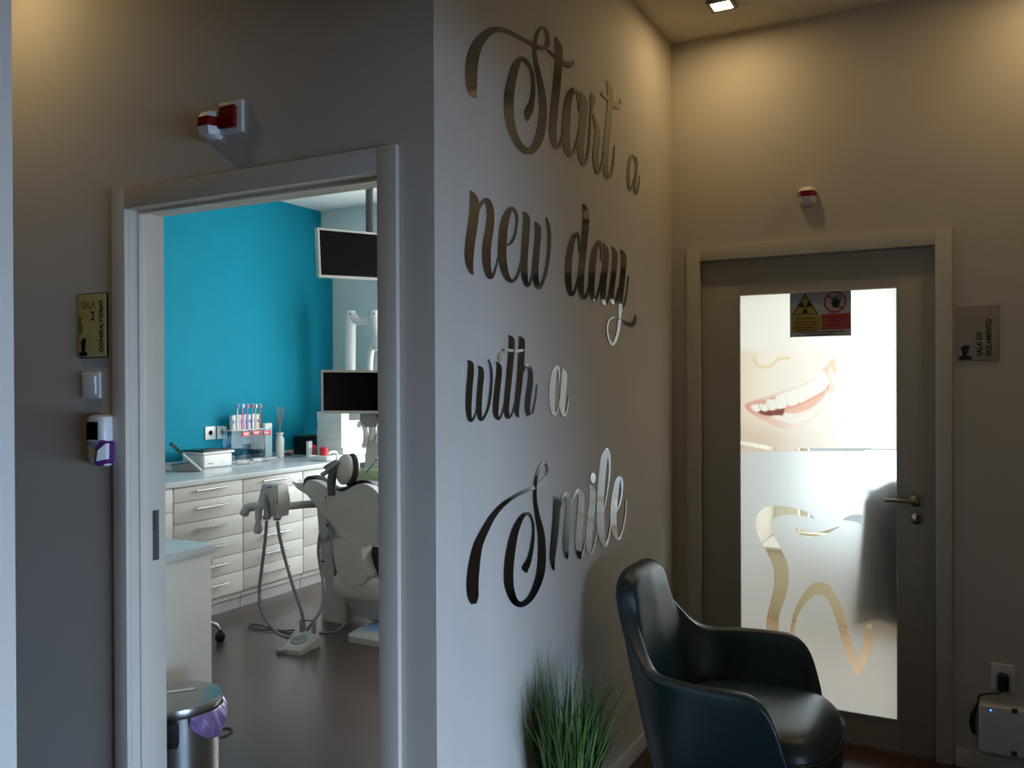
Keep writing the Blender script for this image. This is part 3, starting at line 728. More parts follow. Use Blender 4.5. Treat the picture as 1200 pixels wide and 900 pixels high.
e.box(cx-.020, cx+.018, yy-.0008, yy, z0+.004, z0+.016).prism([(cx-.008, yy-.0008, z0+.016), (cx+.006, yy-.0008, z0+.016), (cx+.014, yy-.0008, z0+.058), (cx+.002, yy-.0008, z0+.062), (cx-.012, yy-.0008, z0+.052)], (0, .0008, 0))
e.build('emblem', MAT['ink'], rs)
e = MB().prism([(x0+.004, yy-.0008, z0+.075), (x0+.022, yy-.0008, z0+.078), (x0+.025, yy-.0008, z0+.10), (x0+.014, yy-.0008, z0+.115), (x0+.020, yy-.0008, z0+.128), (x0+.004, yy-.0008, z0+.135)], (0, .0008, 0))
e.build('emblem', MAT['olive'], rs)
# isolation sign
q0, q1 = onY(1121, 359, YW3), onY(1171, 421, YW3)
x0, x1, z0, z1 = q0.x, q1.x, q1.z-.004, q0.z
rs = thing('room_sign', ((x0+x1)/2, YW3, z0), 'grey room sign SALA DE ISOLAMENTO right of the glazed door', 'sign')
MB().box(x0, x1, YW3-.006, YW3, z0, z1, .004, 3).build('sign_face', MAT['greysign'], rs)
yy = YW3-.0061
text('lettering', 'SALA DE', .026, (x0+.086, yy, z0+.016), UZ, -RX, MAT['ink'], rs, width=.092, bold=.0006)
text('lettering', 'ISOLAMENTO', .026, (x0+.117, yy, z0+.016), UZ, -RX, MAT['ink'], rs, width=.140, bold=.0006)
e = MB(); e.box(x0+.008, x0+.050, yy-.0008, yy, z0+.004, z0+.018).prism([(x0+.020, yy-.0008, z0+.018), (x0+.034, yy-.0008, z0+.018), (x0+.046, yy-.0008, z0+.058), (x0+.028, yy-.0008, z0+.060), (x0+.014, yy-.0008, z0+.052)], (0, .0008, 0))
e.build('emblem', MAT['ink'], rs)
# light switch
q0, q1 = onY(98, 436, YF), onY(119.5, 467, YF)
x0, x1, z0, z1 = q0.x, q1.x, q1.z, q0.z
sw = thing('light_switch', ((x0+x1)/2, YF, z0), 'white rocker light switch below the gold room sign', 'light switch')
MB().box(x0, x1, YF-.009, YF, z0, z1, .004, 3).build('faceplate', MAT['white'], sw)
MB().box(x0+.014, x1-.014, YF-.015, YF-.008, z0+.013, z1-.013, .003, 3, Matrix.Rotation(R(3), 3, 'X')).build('rocker', MAT['white'], sw)
# wall device (thermometer-like reader in a holder)
q0, q1 = onY(102, 486, YF-.04), onY(131, 548, YF-.04)
x0, x1, z0, z1 = q0.x, q1.x-.026, q1.z, q0.z
dv = thing('wall_reader', ((x0+x1)/2, YF, z0), 'white and purple wall device with dark screen under the light switch', 'device')
cx = (x0+x1)/2; hw = (x1-x0)/2
def rr_ring(z, wx, d0, d1, n=28):
    return [(cx+wx*math.copysign(abs(math.cos(2*math.pi*k/n))**.55, math.cos(2*math.pi*k/n)), YF-(d0+d1)/2-(d1-d0)/2*math.copysign(abs(math.sin(2*math.pi*k/n))**.6, math.sin(2*math.pi*k/n)), z) for k in range(n)]
zz = lambda u: z0+(z1-z0)*u
MB().loft([rr_ring(zz(0), hw*.55, 0, .03), rr_ring(zz(.03), hw*.78, 0, .042), rr_ring(zz(.15), hw*.92, 0, .05), rr_ring(zz(.5), hw*.97, 0, .052), rr_ring(zz(.85), hw*.98, 0, .052), rr_ring(zz(.96), hw*.9, 0, .048), rr_ring(zz(1), hw*.6, 0, .036)]).build('housing', MAT['white'], dv)
MB().box(cx-hw*.62, cx+hw*.5, YF-.056, YF-.050, zz(.52), zz(.87), .002).build('screen', MAT['screen'], dv)
MB().box(cx-hw*.60, cx+hw*.45, YF-.055, YF-.050, zz(.40), zz(.48), .002).build('keypad', MAT['greyplast'], dv)
MB().prism([(cx-hw*.5, YF-.053, zz(.38)), (cx+hw*.3, YF-.053, zz(.38)), (cx+hw*.2, YF-.053, zz(.27)), (cx-hw*.1, YF-.053, zz(.22)), (cx-hw*.4, YF-.053, zz(.27))], (0, .004, 0)).build('sensor', MAT['gold'], dv)
MB().prism([(cx+hw*.55, YF-.058, zz(.02)), (cx+hw*1.1, YF-.045, zz(.1)), (cx+hw*1.15, YF-.045, zz(.45)), (cx+hw*.9, YF-.055, zz(.52)), (cx+hw*.5, YF-.058, zz(.35))], (0, .045, 0)).build('side_clip', MAT['purple'], dv)
MB().prism([(cx+hw*.62, YF-.061, zz(.12)), (cx+hw*1.15, YF-.047, zz(.16)), (cx+hw*1.2, YF-.047, zz(.46)), (cx+hw*.7, YF-.060, zz(.33))], (0, .012, 0)).build('clip_cover', MAT['white'], dv)
MB().tube([(cx-hw*.9, YF-.02, zz(.40)), (cx-hw*1.08, YF-.03, zz(.36)), (cx-hw*1.05, YF-.03, zz(.15)), (cx-hw*.8, YF-.025, zz(.08))], .004, 10, sub=4).build('side_bracket', MAT['lgrey'], dv)

# ------------------------------------------------------------------ router box, socket and adapter
q0, q1 = onY(1161, 777, YW3), onY(1190, 810, YW3)
x0, x1, z0, z1 = q0.x, q1.x, q1.z-.002, q0.z+.003
so = thing('wall_socket', ((x0+x1)/2, YW3, z0), 'white wall socket above the box with the blue light', 'socket')
MB().box(x0, x1, YW3-.009, YW3, z0, z1, .004, 3).build('faceplate', MAT['white'], so)
ad = thing('power_adapter', ((x0+x1)/2, YW3-.03, z0+.02), 'black plug-in adapter and cable in the socket by the glazed door', 'adapter')
ax, az = (x0+x1)/2, (z0+z1)/2-.01
MB().box(ax-.019, ax+.019, YW3-.045, YW3-.009, az-.036, az+.030, .012, 3).build('plug_body', MAT['black'], ad)
pa = [onY(1178, 806, YW3-.03), onY(1172, 812, YW3-.03), onY(1160, 813, YW3-.025), onY(1148, 815, YW3-.02), onY(1146, 824, YW3-.02), onY(1140.5, 838, YW3-.02), onY(1139.5, 850, YW3-.02), onY(1142, 860, YW3-.02)]
MB().tube(pa, [.003, .003, .003, .004, .004, .010, .010, .006], 10, sub=5).build('cable', MAT['black'], ad)
q0, q1 = onY(1147, 822, YW3-.05), onY(1207, 890, YW3-.05)
x0, x1, z0, z1 = q0.x, q1.x, q1.z-.003, q0.z-.008
rt = thing('router_box', ((x0+x1)/2, YW3, z0), 'white box with a blue indicator light fixed low on the wall', 'router')
MB().box(x0, x1, YW3-.055, YW3-.001, z0, z1, .010, 4).build('housing', MAT['white'], rt)
lp = onY(1160.8, 832.5, YW3-.056)
MB().lathe((lp.x, YW3-.0545, lp.z), [(.0022, 0), (.0022, -.0012)], 12, (0, 1, 0)).build('indicator', MAT['led'], rt)['label'] = 'blue indicator light'
for px, py in ((1189, 833), (1188.5, 883)):
    c_ = onY(px, py, YW3-.055); MB().box(c_.x-.010, c_.x+.010, YW3-.0565, YW3-.0548, c_.z-.010, c_.z+.008, .0006).build('logo_badge', MAT['dgrey'], rt)

# ------------------------------------------------------------------ radiation warning sign on the glass
q0, q1 = onY(925.0, 343, YL), onY(997, 394, YL); ysg = YL+.0115
x0, x1, z0, z1 = q0.x, q1.x, onY(926, 395, YL).z, onY(925, 342.5, YL).z
W_, H_ = x1-x0, z1-z0
ws = thing('warning_sign', ((x0+x1)/2, ysg, z0), 'radiation and no-entry warning sign stuck on the door glass', 'sign')
MB().box(x0, x1, ysg, ysg+.0028, z0, z1).build('sign_board', MAT['signw'], ws)
ay = ysg
def at(u, v, d=.0008): return Vector((x0+u*W_, ay-d, z0+v*H_))
def poly(pts, d, th=.0005): return MB().prism([at(u, v, d) for u, v in pts], (0, th, 0))
poly([(.035, .49), (.475, .49), (.255, .965)], .0006).build('warning_triangle', MAT['ink'], ws)
poly([(.065, .508), (.445, .508), (.255, .918)], .0011).build('triangle_face', MAT['signy'], ws)
asp = H_/W_
tf = MB(); c_u, c_v = .255, .655
for k in range(3):
    am = 90+120*k+180
    pts = [(c_u+rr_*math.cos(R(a))*asp, c_v+rr_*math.sin(R(a))) for rr_, a in [(.035, am-30), (.035, am), (.035, am+30), (.135, am+30), (.14, am+15), (.14, am), (.14, am-15), (.135, am-30)]]
    tf.prism([at(u, v, .0016) for u, v in pts], (0, .0005, 0))
tf.prism([at(c_u+.02*math.cos(a*math.pi/8)*asp, c_v+.02*math.sin(a*math.pi/8), .0016) for a in range(16)], (0, .0005, 0))
tf.build('trefoil', MAT['ink'], ws)
poly([(.03, .10), (.51, .13), (.51, .475), (.03, .475)], .0006).build('yellow_panel', MAT['signy'], ws)
poly([(.52, .145), (.99, .145), (.99, .49), (.52, .49)], .0006).build('red_panel', MAT['signr'], ws)
text('lettering', 'ZONA VIGIADA', .014, at(.11, .385, .0012), RX, UZ, MAT['ink'], ws, width=W_*.30, depth=.0003)
e = MB()
for v, u0, u1 in ((.325, .08, .45), (.265, .08, .44), (.205, .06, .40), (.155, .12, .42), (.10, .15, .90), (.045, .28, .72)):
    e.prism([at(u0, v-.010, .0012), at(u1, v-.010, .0012), at(u1, v+.010, .0012), at(u0, v+.010, .0012)], (0, .0003, 0))
for v in (.42, .33, .24):
    e.prism([at(.60, v-.008, .0012), at(.86, v-.008, .0012), at(.86, v+.008, .0012), at(.60, v+.008, .0012)], (0, .0003, 0))
e.build('small_print', MAT['signp'], ws)
pr = MB(); cu_, cv_ = .745, .745
ringp = lambda r_, n=36: [(cu_+r_*math.cos(2*math.pi*k/n)*asp, cv_+r_*math.sin(2*math.pi*k/n)) for k in range(n)]
o_, i_ = ringp(.235), ringp(.195)
for k in range(36):
    k2 = (k+1) % 36; pr.prism([at(*o_[k], .0016), at(*o_[k2], .0016), at(*i_[k2], .0016), at(*i_[k], .0016)], (0, .0005, 0))
pr.prism([at(cu_-.125, cv_+.130, .0020), at(cu_-.098, cv_+.155, .0020), at(cu_+.125, cv_-.130, .0020), at(cu_+.098, cv_-.155, .0020)], (0, .0005, 0))
pr.build('prohibition_ring', MAT['signr'], ws)
hd = MB()
palm = [(-.055, .03), (-.06, -.05), (-.03, -.10), (.03, -.105), (.06, -.05), (.065, .02), (.05, .05), (-.03, .055)]
hd.prism([at(cu_+.01+u, cv_-.02+v, .0024) for u, v in palm], (0, .0004, 0))
for (bx_, by_), (tx_, ty_), w_ in (((-.04, .03), (-.035, .12), .011), ((-.01, .05), (.005, .17), .012), ((.02, .05), (.045, .165), .012), ((.05, .03), (.088, .125), .011), ((-.055, -.03), (-.098, .02), .013), ((.055, -.01), (.10, .055), .010)):
    hd.prism([at(cu_+.01+bx_-w_, cv_-.02+by_, .0024), at(cu_+.01+bx_+w_, cv_-.02+by_, .0024), at(cu_+.01+tx_+w_*.7, cv_-.02+ty_, .0024), at(cu_+.01+tx_-w_*.7, cv_-.02+ty_, .0024)], (0, .0004, 0))
hd.build('hand_symbol', MAT['ink'], ws)

# ------------------------------------------------------------------ downlights
def downlight(x, y, label, power):
    d = thing('downlight', (x, y, ZC-.012), label, 'ceiling light', 'square recessed downlights')
    f = MB(); a, b_ = .052, .038
    f.box(x-a, x+a, y-a, y-b_, ZC-.012, ZC, .002).box(x-a, x+a, y+b_, y+a, ZC-.012, ZC, .002).box(x-a, x-b_, y-b_, y+b_, ZC-.012, ZC, .002).box(x+b_, x+a, y-b_, y+b_, ZC-.012, ZC, .002)
    f.build('frame', MAT['greyplast'], d)
    MB().box(x-b_, x+b_, y-b_, y+b_, ZC-.008, ZC-.001).build('diffuser', MAT['lamp'], d)
    L = bpy.data.lights.new('downlight_lamp', 'AREA'); L.shape = 'SQUARE'; L.size = .07; L.energy = power; L.color = (1, .72, .33)
    o = bpy.data.objects.new('downlight_lamp', L); link(o); o.parent = d; o.location = (0, 0, -.004)
DLP = 1.75
downlight(-.867, 3.43, 'square downlight glowing in the ceiling corner above the glazed door', DLP)
downlight(.30, 3.43, 'square downlight in the ceiling above the isolation room sign', DLP)
downlight(-2.80, 1.47, 'square downlight in the corridor ceiling left of the open doorway', DLP*1.45)

#SURGERY_BEGIN
# ------------------------------------------------------------------ surgery: counter run
XFR = -4.26
cy_ = [onX(p, 600, XFR).y for p in (203.3, 284.8, 355.2)]
kz = lambda L: [.853]+[1.49-(1.49-z)*(4.26/4.30) for z in L[1:]]
def cabinet(y0, y1, splits, label):
    c = thing('drawer_cabinet', ((XT+XFR)/2, (y0+y1)/2, 0), label, 'cabinet', 'white drawer cabinets under the surgery counter')
    MB().box(XT+.004, XFR-.020, y0+.0015, y1-.0015, .075, .853).build('carcass', MAT['white2'], c)
    MB().box(XT+.06, XFR-.030, y0+.0015, y1-.0015, .0, .074).build('plinth', MAT['lgrey'], c)['label'] = 'pale plinth strip at the floor'
    for z1, z0 in zip(splits, splits[1:]):
        d = MB().box(XFR-.019, XFR, y0+.003, y1-.003, z0+.002, z1-.002, .0015).build('drawer', MAT['white2'], c)
        zm_ = (z0+z1)/2+.016; ym = (y0+y1)/2
        h = MB().tube([(XFR+.024, ym-.128, zm_), (XFR+.024, ym+.128, zm_)], .0062, 10)
        for s_ in (-1, 1): h.tube([(XFR-.001, ym+s_*.10, zm_), (XFR+.024, ym+s_*.10, zm_)], .005, 8)
        h.build('handle', MAT['steel'], d)
cabinet(3.02, cy_[0]-.002, kz([.842, .70, .40, .08]), 'white drawer cabinet at the near end of the counter, partly behind the doorway jamb')
six = kz([.842, .753, .620, .487, .359, .238, .10])
cabinet(cy_[0]+.002, cy_[1]-.002, six, 'white six-drawer cabinet under the white box with dark lid')
cabinet(cy_[1]+.002, cy_[2]-.002, six, 'white six-drawer cabinet behind the hanging instrument hoses')
cabinet(cy_[2]+.002, 5.35, kz([.842, .70, .50, .29, .10]), 'white drawer cabinet beside the pale dental unit column')
w = MB().box(XT+.002, -4.238, 2.60, YE-.003, .857, .891, .006, 3)
wt = w.build('worktop', MAT['counter']); tag(wt, 'long pale grey worktop running along the teal wall', 'worktop')
MB().box(XT+.001, XT+.016, 2.60, YE-.003, .8915, .931, .003).build('upstand', MAT['counter'], wt)
ZT = .8925
# sockets on the teal wall
for (a, b_, lab) in (((239.5, 500), (252, 514.5), 'left white wall socket of the pair on the teal wall'), ((253.5, 499.5), (265.5, 513.5), 'right white wall socket of the pair, beside the toothbrush display')):
    q0, q1 = onX(*a, XT), onX(*b_, XT); cy_, cz_ = (q0.y+q1.y)/2, (q0.z+q1.z)/2; hw = (q1.y-q0.y)/2*.97; hh = (q0.z-q1.z)/2
    s_ = thing('wall_socket', (XT, cy_, cz_-hh), lab, 'socket', 'white sockets on the teal wall')
    MB().box(XT, XT+.010, cy_-hw, cy_+hw, cz_-hh, cz_+hh, .003, 3).build('faceplate', MAT['white'], s_)
    MB().lathe((XT+.010, cy_, cz_), [(.021, 0), (.021, .0015), (.018, .0008), (.018, -.004), (0, -.004)], 24, (1, 0, 0)).build('socket_well', MAT['lgrey'], s_)
    pp = MB()
    for k in (-1, 1): pp.lathe((XT+.0065, cy_+k*.009, cz_), [(.0035, 0), (.0035, .002)], 10, (1, 0, 0))
    o = pp.build('socket_holes', MAT['black'], s_)
# white box with dark lid
c0 = onZ(239, 549.5, ZT); c1 = onZ(272, 545.5, ZT); xb = (c0.x+c1.x)/2; yb0, yb1 = c0.y+.0, c1.y
bx = thing('counter_device', (xb-.11, (yb0+yb1)/2, ZT), 'white box-shaped device with dark lid on the counter below the sockets', 'device')
MB().box(xb-.215, xb, yb0, yb1, ZT, ZT+.098, .018, 4).build('housing', MAT['white'], bx)
MB().box(xb-.225, xb+.010, yb0-.010, yb1+.012, ZT+.0985, ZT+.114, .006, 3).build('lid_rim', MAT['white'], bx)
MB().box(xb-.222, xb+.007, yb0-.007, yb1+.009, ZT+.1145, ZT+.124, .004, 2).build('lid', MAT['black'], bx)
MB().box(xb, xb+.0012, yb0+.04, yb0+.085, ZT+.028, ZT+.036).build('badge', MAT['greyplast'], bx)
MB().box(xb, xb+.0012, yb0+.16, yb0+.19, ZT+.032, ZT+.038).build('badge', MAT['lgrey'], bx)
# tilted tablet on a wedge
B = onZ(236, 552.5, ZT+.002); dist = (B-EYE).dot(Fw); Tp = EYE+ray(200, 521)*dist; wv = (B-EYE); wv.z = 0; wv.normalize()
tb = thing('tablet', (B.x, B.y, ZT), 'dark tablet tilted on a grey wedge stand at the near end of the counter', 'tablet')
e = (Tp-B); nrm = e.cross(wv).normalized()
def slab(a0, a1, t0, t1, wd):
    P_ = [B+e*a0+nrm*t0, B+e*a1+nrm*t0, B+e*a1+nrm*t1, B+e*a0+nrm*t1]; return MB().prism(P_, wv*wd)
slab(0, 1.0, -.004, .004, .15).build('tablet_body', MAT['lgrey'], tb)
slab(.62, 1.03, -.006, .0065, .155).build('tablet_cover', MAT['black'], tb)
B2 = onZ(208, 552, ZT+.001); B2 = EYE+(B2-EYE)*((B-EYE).dot(Fw)/(B2-EYE).dot(Fw)); B2.z = B.z
MB().prism([B-e.normalized()*.0+Vector((0, 0, 0)), B2, B2+e*.22, B+e*.32], wv*.12).build('wedge_stand', MAT['greyplast'], tb)
# white cable bundle
cb = onZ(193, 552, ZT+.004); pts = []
for k in range(40):
    a = k*.62; pts.append((cb.x+.045*math.cos(a)+.01*math.sin(a*2.3), cb.y+.030*math.sin(a*1.13), ZT+.005+.018*abs(math.sin(a*.41))))
tag(MB().tube(pts, .0032, 8, sub=3).build('cable_bundle', MAT['white']), 'tangled white cable bundle at the near end of the counter', 'cable')
# toothbrush display
pA = onZ(267, 541, ZT); pB = onZ(319, 535.5, ZT); xd = -4.925
yd0, yd1 = onX(266.5, 530, xd).y, onX(319.5, 530, xd).y
zs = onX(290, 503, xd).z; zt_ = onX(268, 494, xd).z
td = thing('toothbrush_display', (xd, (yd0+yd1)/2, ZT), 'clear acrylic display stand with red labels against the teal wall', 'display stand')
MB().box(xd-.05, xd-.046, yd0, yd1, ZT+.012, zs+.035).build('back_sheet', MAT['acrylic'], td)
MB().box(xd+.040, xd+.044, yd0, yd1, ZT+.012, zs-.004).build('front_sheet', MAT['acrylic'], td)
MB().box(xd-.055, xd+.05, yd0, yd1, ZT, ZT+.011, .002).build('base_tray', MAT['white'], td)
MB().box(xd-.045, xd+.044, yd0, yd1-.12, zs-.004, zs, .001).build('shelf', MAT['white'], td)
for k in range(5):
    y_ = yd0+(yd1-yd0)*k/4; MB().box(xd-.045, xd+.039, y_-.0016 if k else y_, y_+.0016 if k < 4 else y_, ZT+.012, zs-.005).build('divider', MAT['acrylic'], td)
for px in (288.5, 300.5, 313):
    q = onX(px, 508.5 if px < 300 else 507, xd+.046); lb = MB().box(xd+.0445, xd+.0475, q.y-.038, q.y+.038, q.z-.018, q.z+.018, .001).build('shelf_label', MAT['redp'], td)
    MB().box(xd+.0475, xd+.0482, q.y-.026, q.y+.026, q.z+.002, q.z+.006).box(xd+.0475, xd+.0482, q.y-.02, q.y+.02, q.z-.008, q.z-.004).build('label_line', MAT['white'], lb)
cardx = [271, 276, 280.5, 285.5, 290, 294.5, 299.5]
names_c = 'first second third fourth fifth sixth seventh'.split()
for k, px in enumerate(cardx):
    q = onX(px+1.5, 503, xd-.025)
    b_ = thing('small_box', (xd-.025, q.y, zs), 'slim white toothbrush box, %s from the left on the display shelf' % names_c[k], 'box', 'slim boxes on the display shelf')
    MB().box(xd-.038, xd-.012, q.y-.017, q.y+.017, zs, zs+.112+.004*(k % 2), .001).build('carton', MAT['carton'], b_)
    MB().box(xd-.012, xd-.0113, q.y-.013, q.y+.013, zs+.05, zs+.072).build('print_band', MAT['lgrey' if k % 2 else 'blue'], b_)
q = onX(314.8, 508, xd+.01)
b_ = thing('small_box', (xd+.01, q.y, ZT+.012), 'tall white packet at the right end of the toothbrush display', 'box')
MB().box(xd-.015, xd+.012, q.y-.040, q.y+.036, ZT+.013, onX(314, 496, xd+.01).z, .001).build('carton', MAT['carton'], b_)
q2 = onX(317, 502, xd+.012); MB().lathe((xd+.0121, q2.y, q2.z), [(.010, 0), (.010, .0008)], 12, (1, 0, 0)).build('print_spot', MAT['lgrey'], b_)
tbs = [(278.2, 'blue', 'white', 'white toothbrush with blue bristles'), (284.2, 'white', 'white', 'pale pink-handled toothbrush'), (289.4, 'pink', 'violet', 'violet toothbrush with dark pink bristles'),
       (295.3, 'redp', 'violet', 'purple toothbrush with red bristles'), (299.5, 'white', 'lime', 'pale lime toothbrush with white bristles'), (304.6, 'orange', 'orange', 'orange toothbrush at the right end')]
for k, (px, cb_, ch, lab) in enumerate(tbs):
    xq = xd+.012; q = onX(px, 475, xq); zt2 = q.z+.012; yb_ = q.y-.004
    if k == 1: ch = 'pink'
    t_ = thing('toothbrush', (xq, yb_, zs), lab + ' standing on the display shelf', 'toothbrush', 'toothbrushes on the display')
    MB().tube([(xq, yb_, zs+.001), (xq, yb_, zs+.05), (xq, yb_+.002, zs+.10), (xq, q.y, zt2-.03)], [.0055, .007, .005, .0035], 10, sub=4).build('handle', MAT[ch], t_)
    MB().box(xq-.003, xq+.003, q.y-.007, q.y+.007, zt2-.034, zt2, .003).build('head', MAT['white'], t_)
    MB().box(xq+.003, xq+.014, q.y-.006, q.y+.006, zt2-.031, zt2-.003, .001).build('bristles', MAT[cb_], t_)
# sachets in front of the display
for k, (px, py) in enumerate(((274, 541), (281, 543.5), (289, 543), (298, 541), (308, 539.5))):
    q = onZ(px, py, ZT); q.x = max(q.x+.02, xd+.095); rn = random.Random(k)
    m_ = MB().box(q.x-.030, q.x+.030, q.y-.036, q.y+.036, ZT+.001, ZT+.020+.006*(k % 2), .008, 3, Matrix.Rotation(rn.uniform(-.8, .8), 3, 'Z'))
    for v in m_.bm.verts: v.co.z = max(ZT+.0005, v.co.z+.004*math.sin(v.co.y*170)+.003*math.cos(v.co.x*210)) if v.co.z > ZT+.006 else v.co.z
    s_ = thing('sachet', (q.x, q.y, ZT), 'small crumpled sachet in front of the display, %s' % ('nearest the white device', 'second from the white device', 'in the middle of the row', 'second from the reed bottle', 'nearest the reed bottle')[k], 'sachet', 'sachets before the toothbrush display')
    m_.build('pouch', MAT['white' if k != 4 else 'lgrey'], s_)
    MB().box(q.x-.008, q.x+.012, q.y-.010, q.y+.010, ZT+.0265, ZT+.0285, .0006).build('print_patch', MAT['pink' if k < 3 else 'blue'], s_)
# reed diffuser
q = onZ(328, 536, ZT); hb = onX(328, 507, q.x).z-ZT
rd = thing('reed_diffuser', (q.x, q.y, ZT), 'slim white bottle with reed sticks on the counter', 'diffuser')
rb = .034
MB().lathe((q.x, q.y, ZT), [(rb*.96, 0), (rb, .006), (rb, hb*.70), (rb*.92, hb*.78), (rb*.62, hb*.86), (rb*.62, hb*.90), (rb*.85, hb*.93), (rb*.85, hb), (rb*.45, hb), (rb*.45, hb-.02), (0, hb-.02)], 28).build('bottle', MAT['white'], rd)
for k in range(7):
    a = k*2.4; l_ = .235; sp_ = .045
    MB().tube([(q.x+.008*math.cos(a+3), q.y+.008*math.sin(a+3), ZT+hb-.015), (q.x+sp_*math.cos(a)*.6, q.y+sp_*math.sin(a)*(1.2 if k % 2 else .7), ZT+hb+l_*(.86+.02*(k % 3)))], .0016, 6).build('reed_stick', MAT['reed'], rd)
# small dark dish behind the bottle
q = onZ(336, 533.5, ZT); q.x = max(q.x, XT+.06); dd = thing('small_dish', (q.x, q.y, ZT), 'small dark dish beside the reed bottle', 'dish')
MB().lathe((q.x, q.y, ZT), [(.022, .0005), (.034, .012), (.035, .016), (.030, .014), (.020, .005), (0, .005)], 24).build('bowl', MAT['dgrey'], dd)
MB().ell((q.x, q.y, ZT+.017), .016, .02, .007).build('content', MAT['redp'], dd)
# black box, leaflet holder, red tub
q = onZ(358.5, 533, ZT); q0 = onY(344.5, 530, q.y); hb = onX(358, 511, q.x).z-ZT
bb_ = thing('black_box', ((q0.x+q.x)/2, q.y+.09, ZT), 'black box standing in the counter corner beside the carton stack', 'box')
MB().box(max(q0.x, XT+.02), q.x, q.y, q.y+.17, ZT, ZT+hb*.96, .004).build('box_body', MAT['black'], bb_)
MB().box(max(q0.x, XT+.02)-.001, q.x+.001, q.y-.001, q.y+.171, ZT+hb*.962, ZT+hb, .003).build('box_lid', MAT['dgrey'], bb_)
q = onZ(367, 535.5, ZT); hl = onX(367, 515.5, q.x).z-ZT
lh = thing('leaflet_holder', (q.x, q.y, ZT), 'clear acrylic leaflet holder with pale leaflets beside the black box', 'leaflet holder')
MB().box(q.x-.045, q.x+.02, q.y-.055, q.y+.05, ZT, ZT+.006, .002).build('base', MAT['white'], lh)
MB().box(q.x-.035, q.x-.032, q.y-.05, q.y+.045, ZT+.006, ZT+hl).build('back_panel', MAT['acrylic'], lh)
MB().box(q.x-.002, q.x+.001, q.y-.05, q.y+.045, ZT+.006, ZT+hl*.55).build('front_panel', MAT['acrylic'], lh)
MB().box(q.x-.030, q.x-.006, q.y-.046, q.y-.005, ZT+.007, ZT+hl*.93).build('leaflet', MAT['carton'], lh)
MB().box(q.x-.028, q.x-.006, q.y+.002, q.y+.040, ZT+.007, ZT+hl*.70).build('leaflet', MAT['redp'], lh)['label'] = 'red and white leaflet'
q = onZ(379.5, 533.5, ZT+.03)
tu = thing('red_tub', (q.x, q.y, ZT+.0305), 'small red tub standing on the white tray beside the leaflet holder', 'tub')
MB().lathe((q.x, q.y, ZT+.0305), [(.026, 0), (.030, .004), (.032, .046), (.032, .05)], 24).build('tub_body', MAT['redp'], tu)
MB().lathe((q.x, q.y, ZT+.0305), [(.034, .0505), (.034, .060), (.030, .062), (0, .062)], 24).build('tub_lid', MAT['redp'], tu)
qa = Vector((q.x+.055, min(q.y-.02, 5.33), ZT))
ty = thing('white_tray', qa, 'shallow white tray carrying the red tub at the far end of the counter', 'tray')
MB().box(qa.x-.09, qa.x+.09, qa.y-.12, qa.y+.12, ZT, ZT+.0295, .006).build('tray_base', MAT['white'], ty)
MB().box(qa.x-.095, qa.x-.09, qa.y-.12, qa.y+.12, ZT+.012, ZT+.036, .002).box(qa.x+.09, qa.x+.095, qa.y-.12, qa.y+.12, ZT+.012, ZT+.036, .002).box(qa.x-.09, qa.x+.09, qa.y-.125, qa.y-.12, ZT+.012, ZT+.036).box(qa.x-.09, qa.x+.09, qa.y+.12, qa.y+.125, ZT+.012, ZT+.036).build('tray_rim', MAT['white'], ty)
# cartons stacked in the corner
xc0, xc1 = onY(371.5, 500, 5.47).x, onY(400, 500, 5.47).x
ch = .0715; nm = 'lowest second third fourth'.split()
wy = .098
for r_ in range(5):
    for c_ in range(1 if r_ == 4 else 3):
        off = .018 if r_ < 1 else 0
        y0 = 5.47+c_*(wy+.003); x0, x1 = xc0+(.005 if r_ == 3 else 0), xc1+off
        lab = 'pale carton on top of the carton stack in the counter corner' if r_ == 4 else 'pale carton, %s row of the corner stack, %s column' % (nm[r_], ('front', 'middle', 'rear')[c_])
        k_ = thing('carton', ((x0+x1)/2, y0+wy/2, ZT+r_*(ch+.001)), lab, 'carton', 'pale cartons stacked in the corner')
        z0 = ZT+r_*(ch+.001)
        MB().box(max(x0, XT+.018), x1, y0, y0+wy, z0, z0+ch-.016, .002).build('carton_base', MAT['carton'], k_)
        MB().box(max(x0, XT+.018)-.0008, x1+.0015, y0-.001, y0+wy+.001, z0+ch-.0155, z0+ch, .002).build('carton_lid', MAT['carton'], k_)
        MB().box(x1, x1+.0006, y0+.030, y0+.068, z0+.012, z0+.017).build('print_line', MAT['greyplast'], k_)
# tap
q = onZ(395, 540, ZT)
tp = thing('tap', (q.x, q.y, ZT), 'white swan-neck tap at the counter in front of the cartons', 'tap')
a = onX(383, 527, q.x); b_ = onX(395, 531, q.x)
MB().tube([(q.x, q.y, ZT+.004), (q.x, q.y, ZT+.04), (q.x, q.y-.012, ZT+.064), (q.x, q.y-.04, ZT+.072), (q.x, q.y-.085, ZT+.070), (q.x, q.y-.10, ZT+.062)], [.011, .010, .010, .0095, .009, .009], 14, sub=5).build('spout', MAT['sky'], tp)
MB().lathe((q.x, q.y, ZT), [(.020, 0), (.020, .005), (.013, .009)], 20).build('tap_base', MAT['sky'], tp)

# ------------------------------------------------------------------ low cabinet behind the door jamb
q = onZ(252.5, 637, .84); xl, yl = q.x, q.y
lc = thing('side_cabinet', (xl-.3, (yl+1.95)/2, 0), 'low white cabinet just inside the doorway behind the waste bin', 'cabinet')
MB().box(xl-.60, xl-.012, 1.95, yl-.012, .06, .805, .002).build('cabinet_body', MAT['white2'], lc)
MB().box(xl-.58, xl-.04, 1.97, yl-.03, 0, .06).build('plinth', MAT['lgrey'], lc)
MB().box(xl-.61, xl, 1.945, yl, .8055, .84, .003).build('top', MAT['counter'], lc)

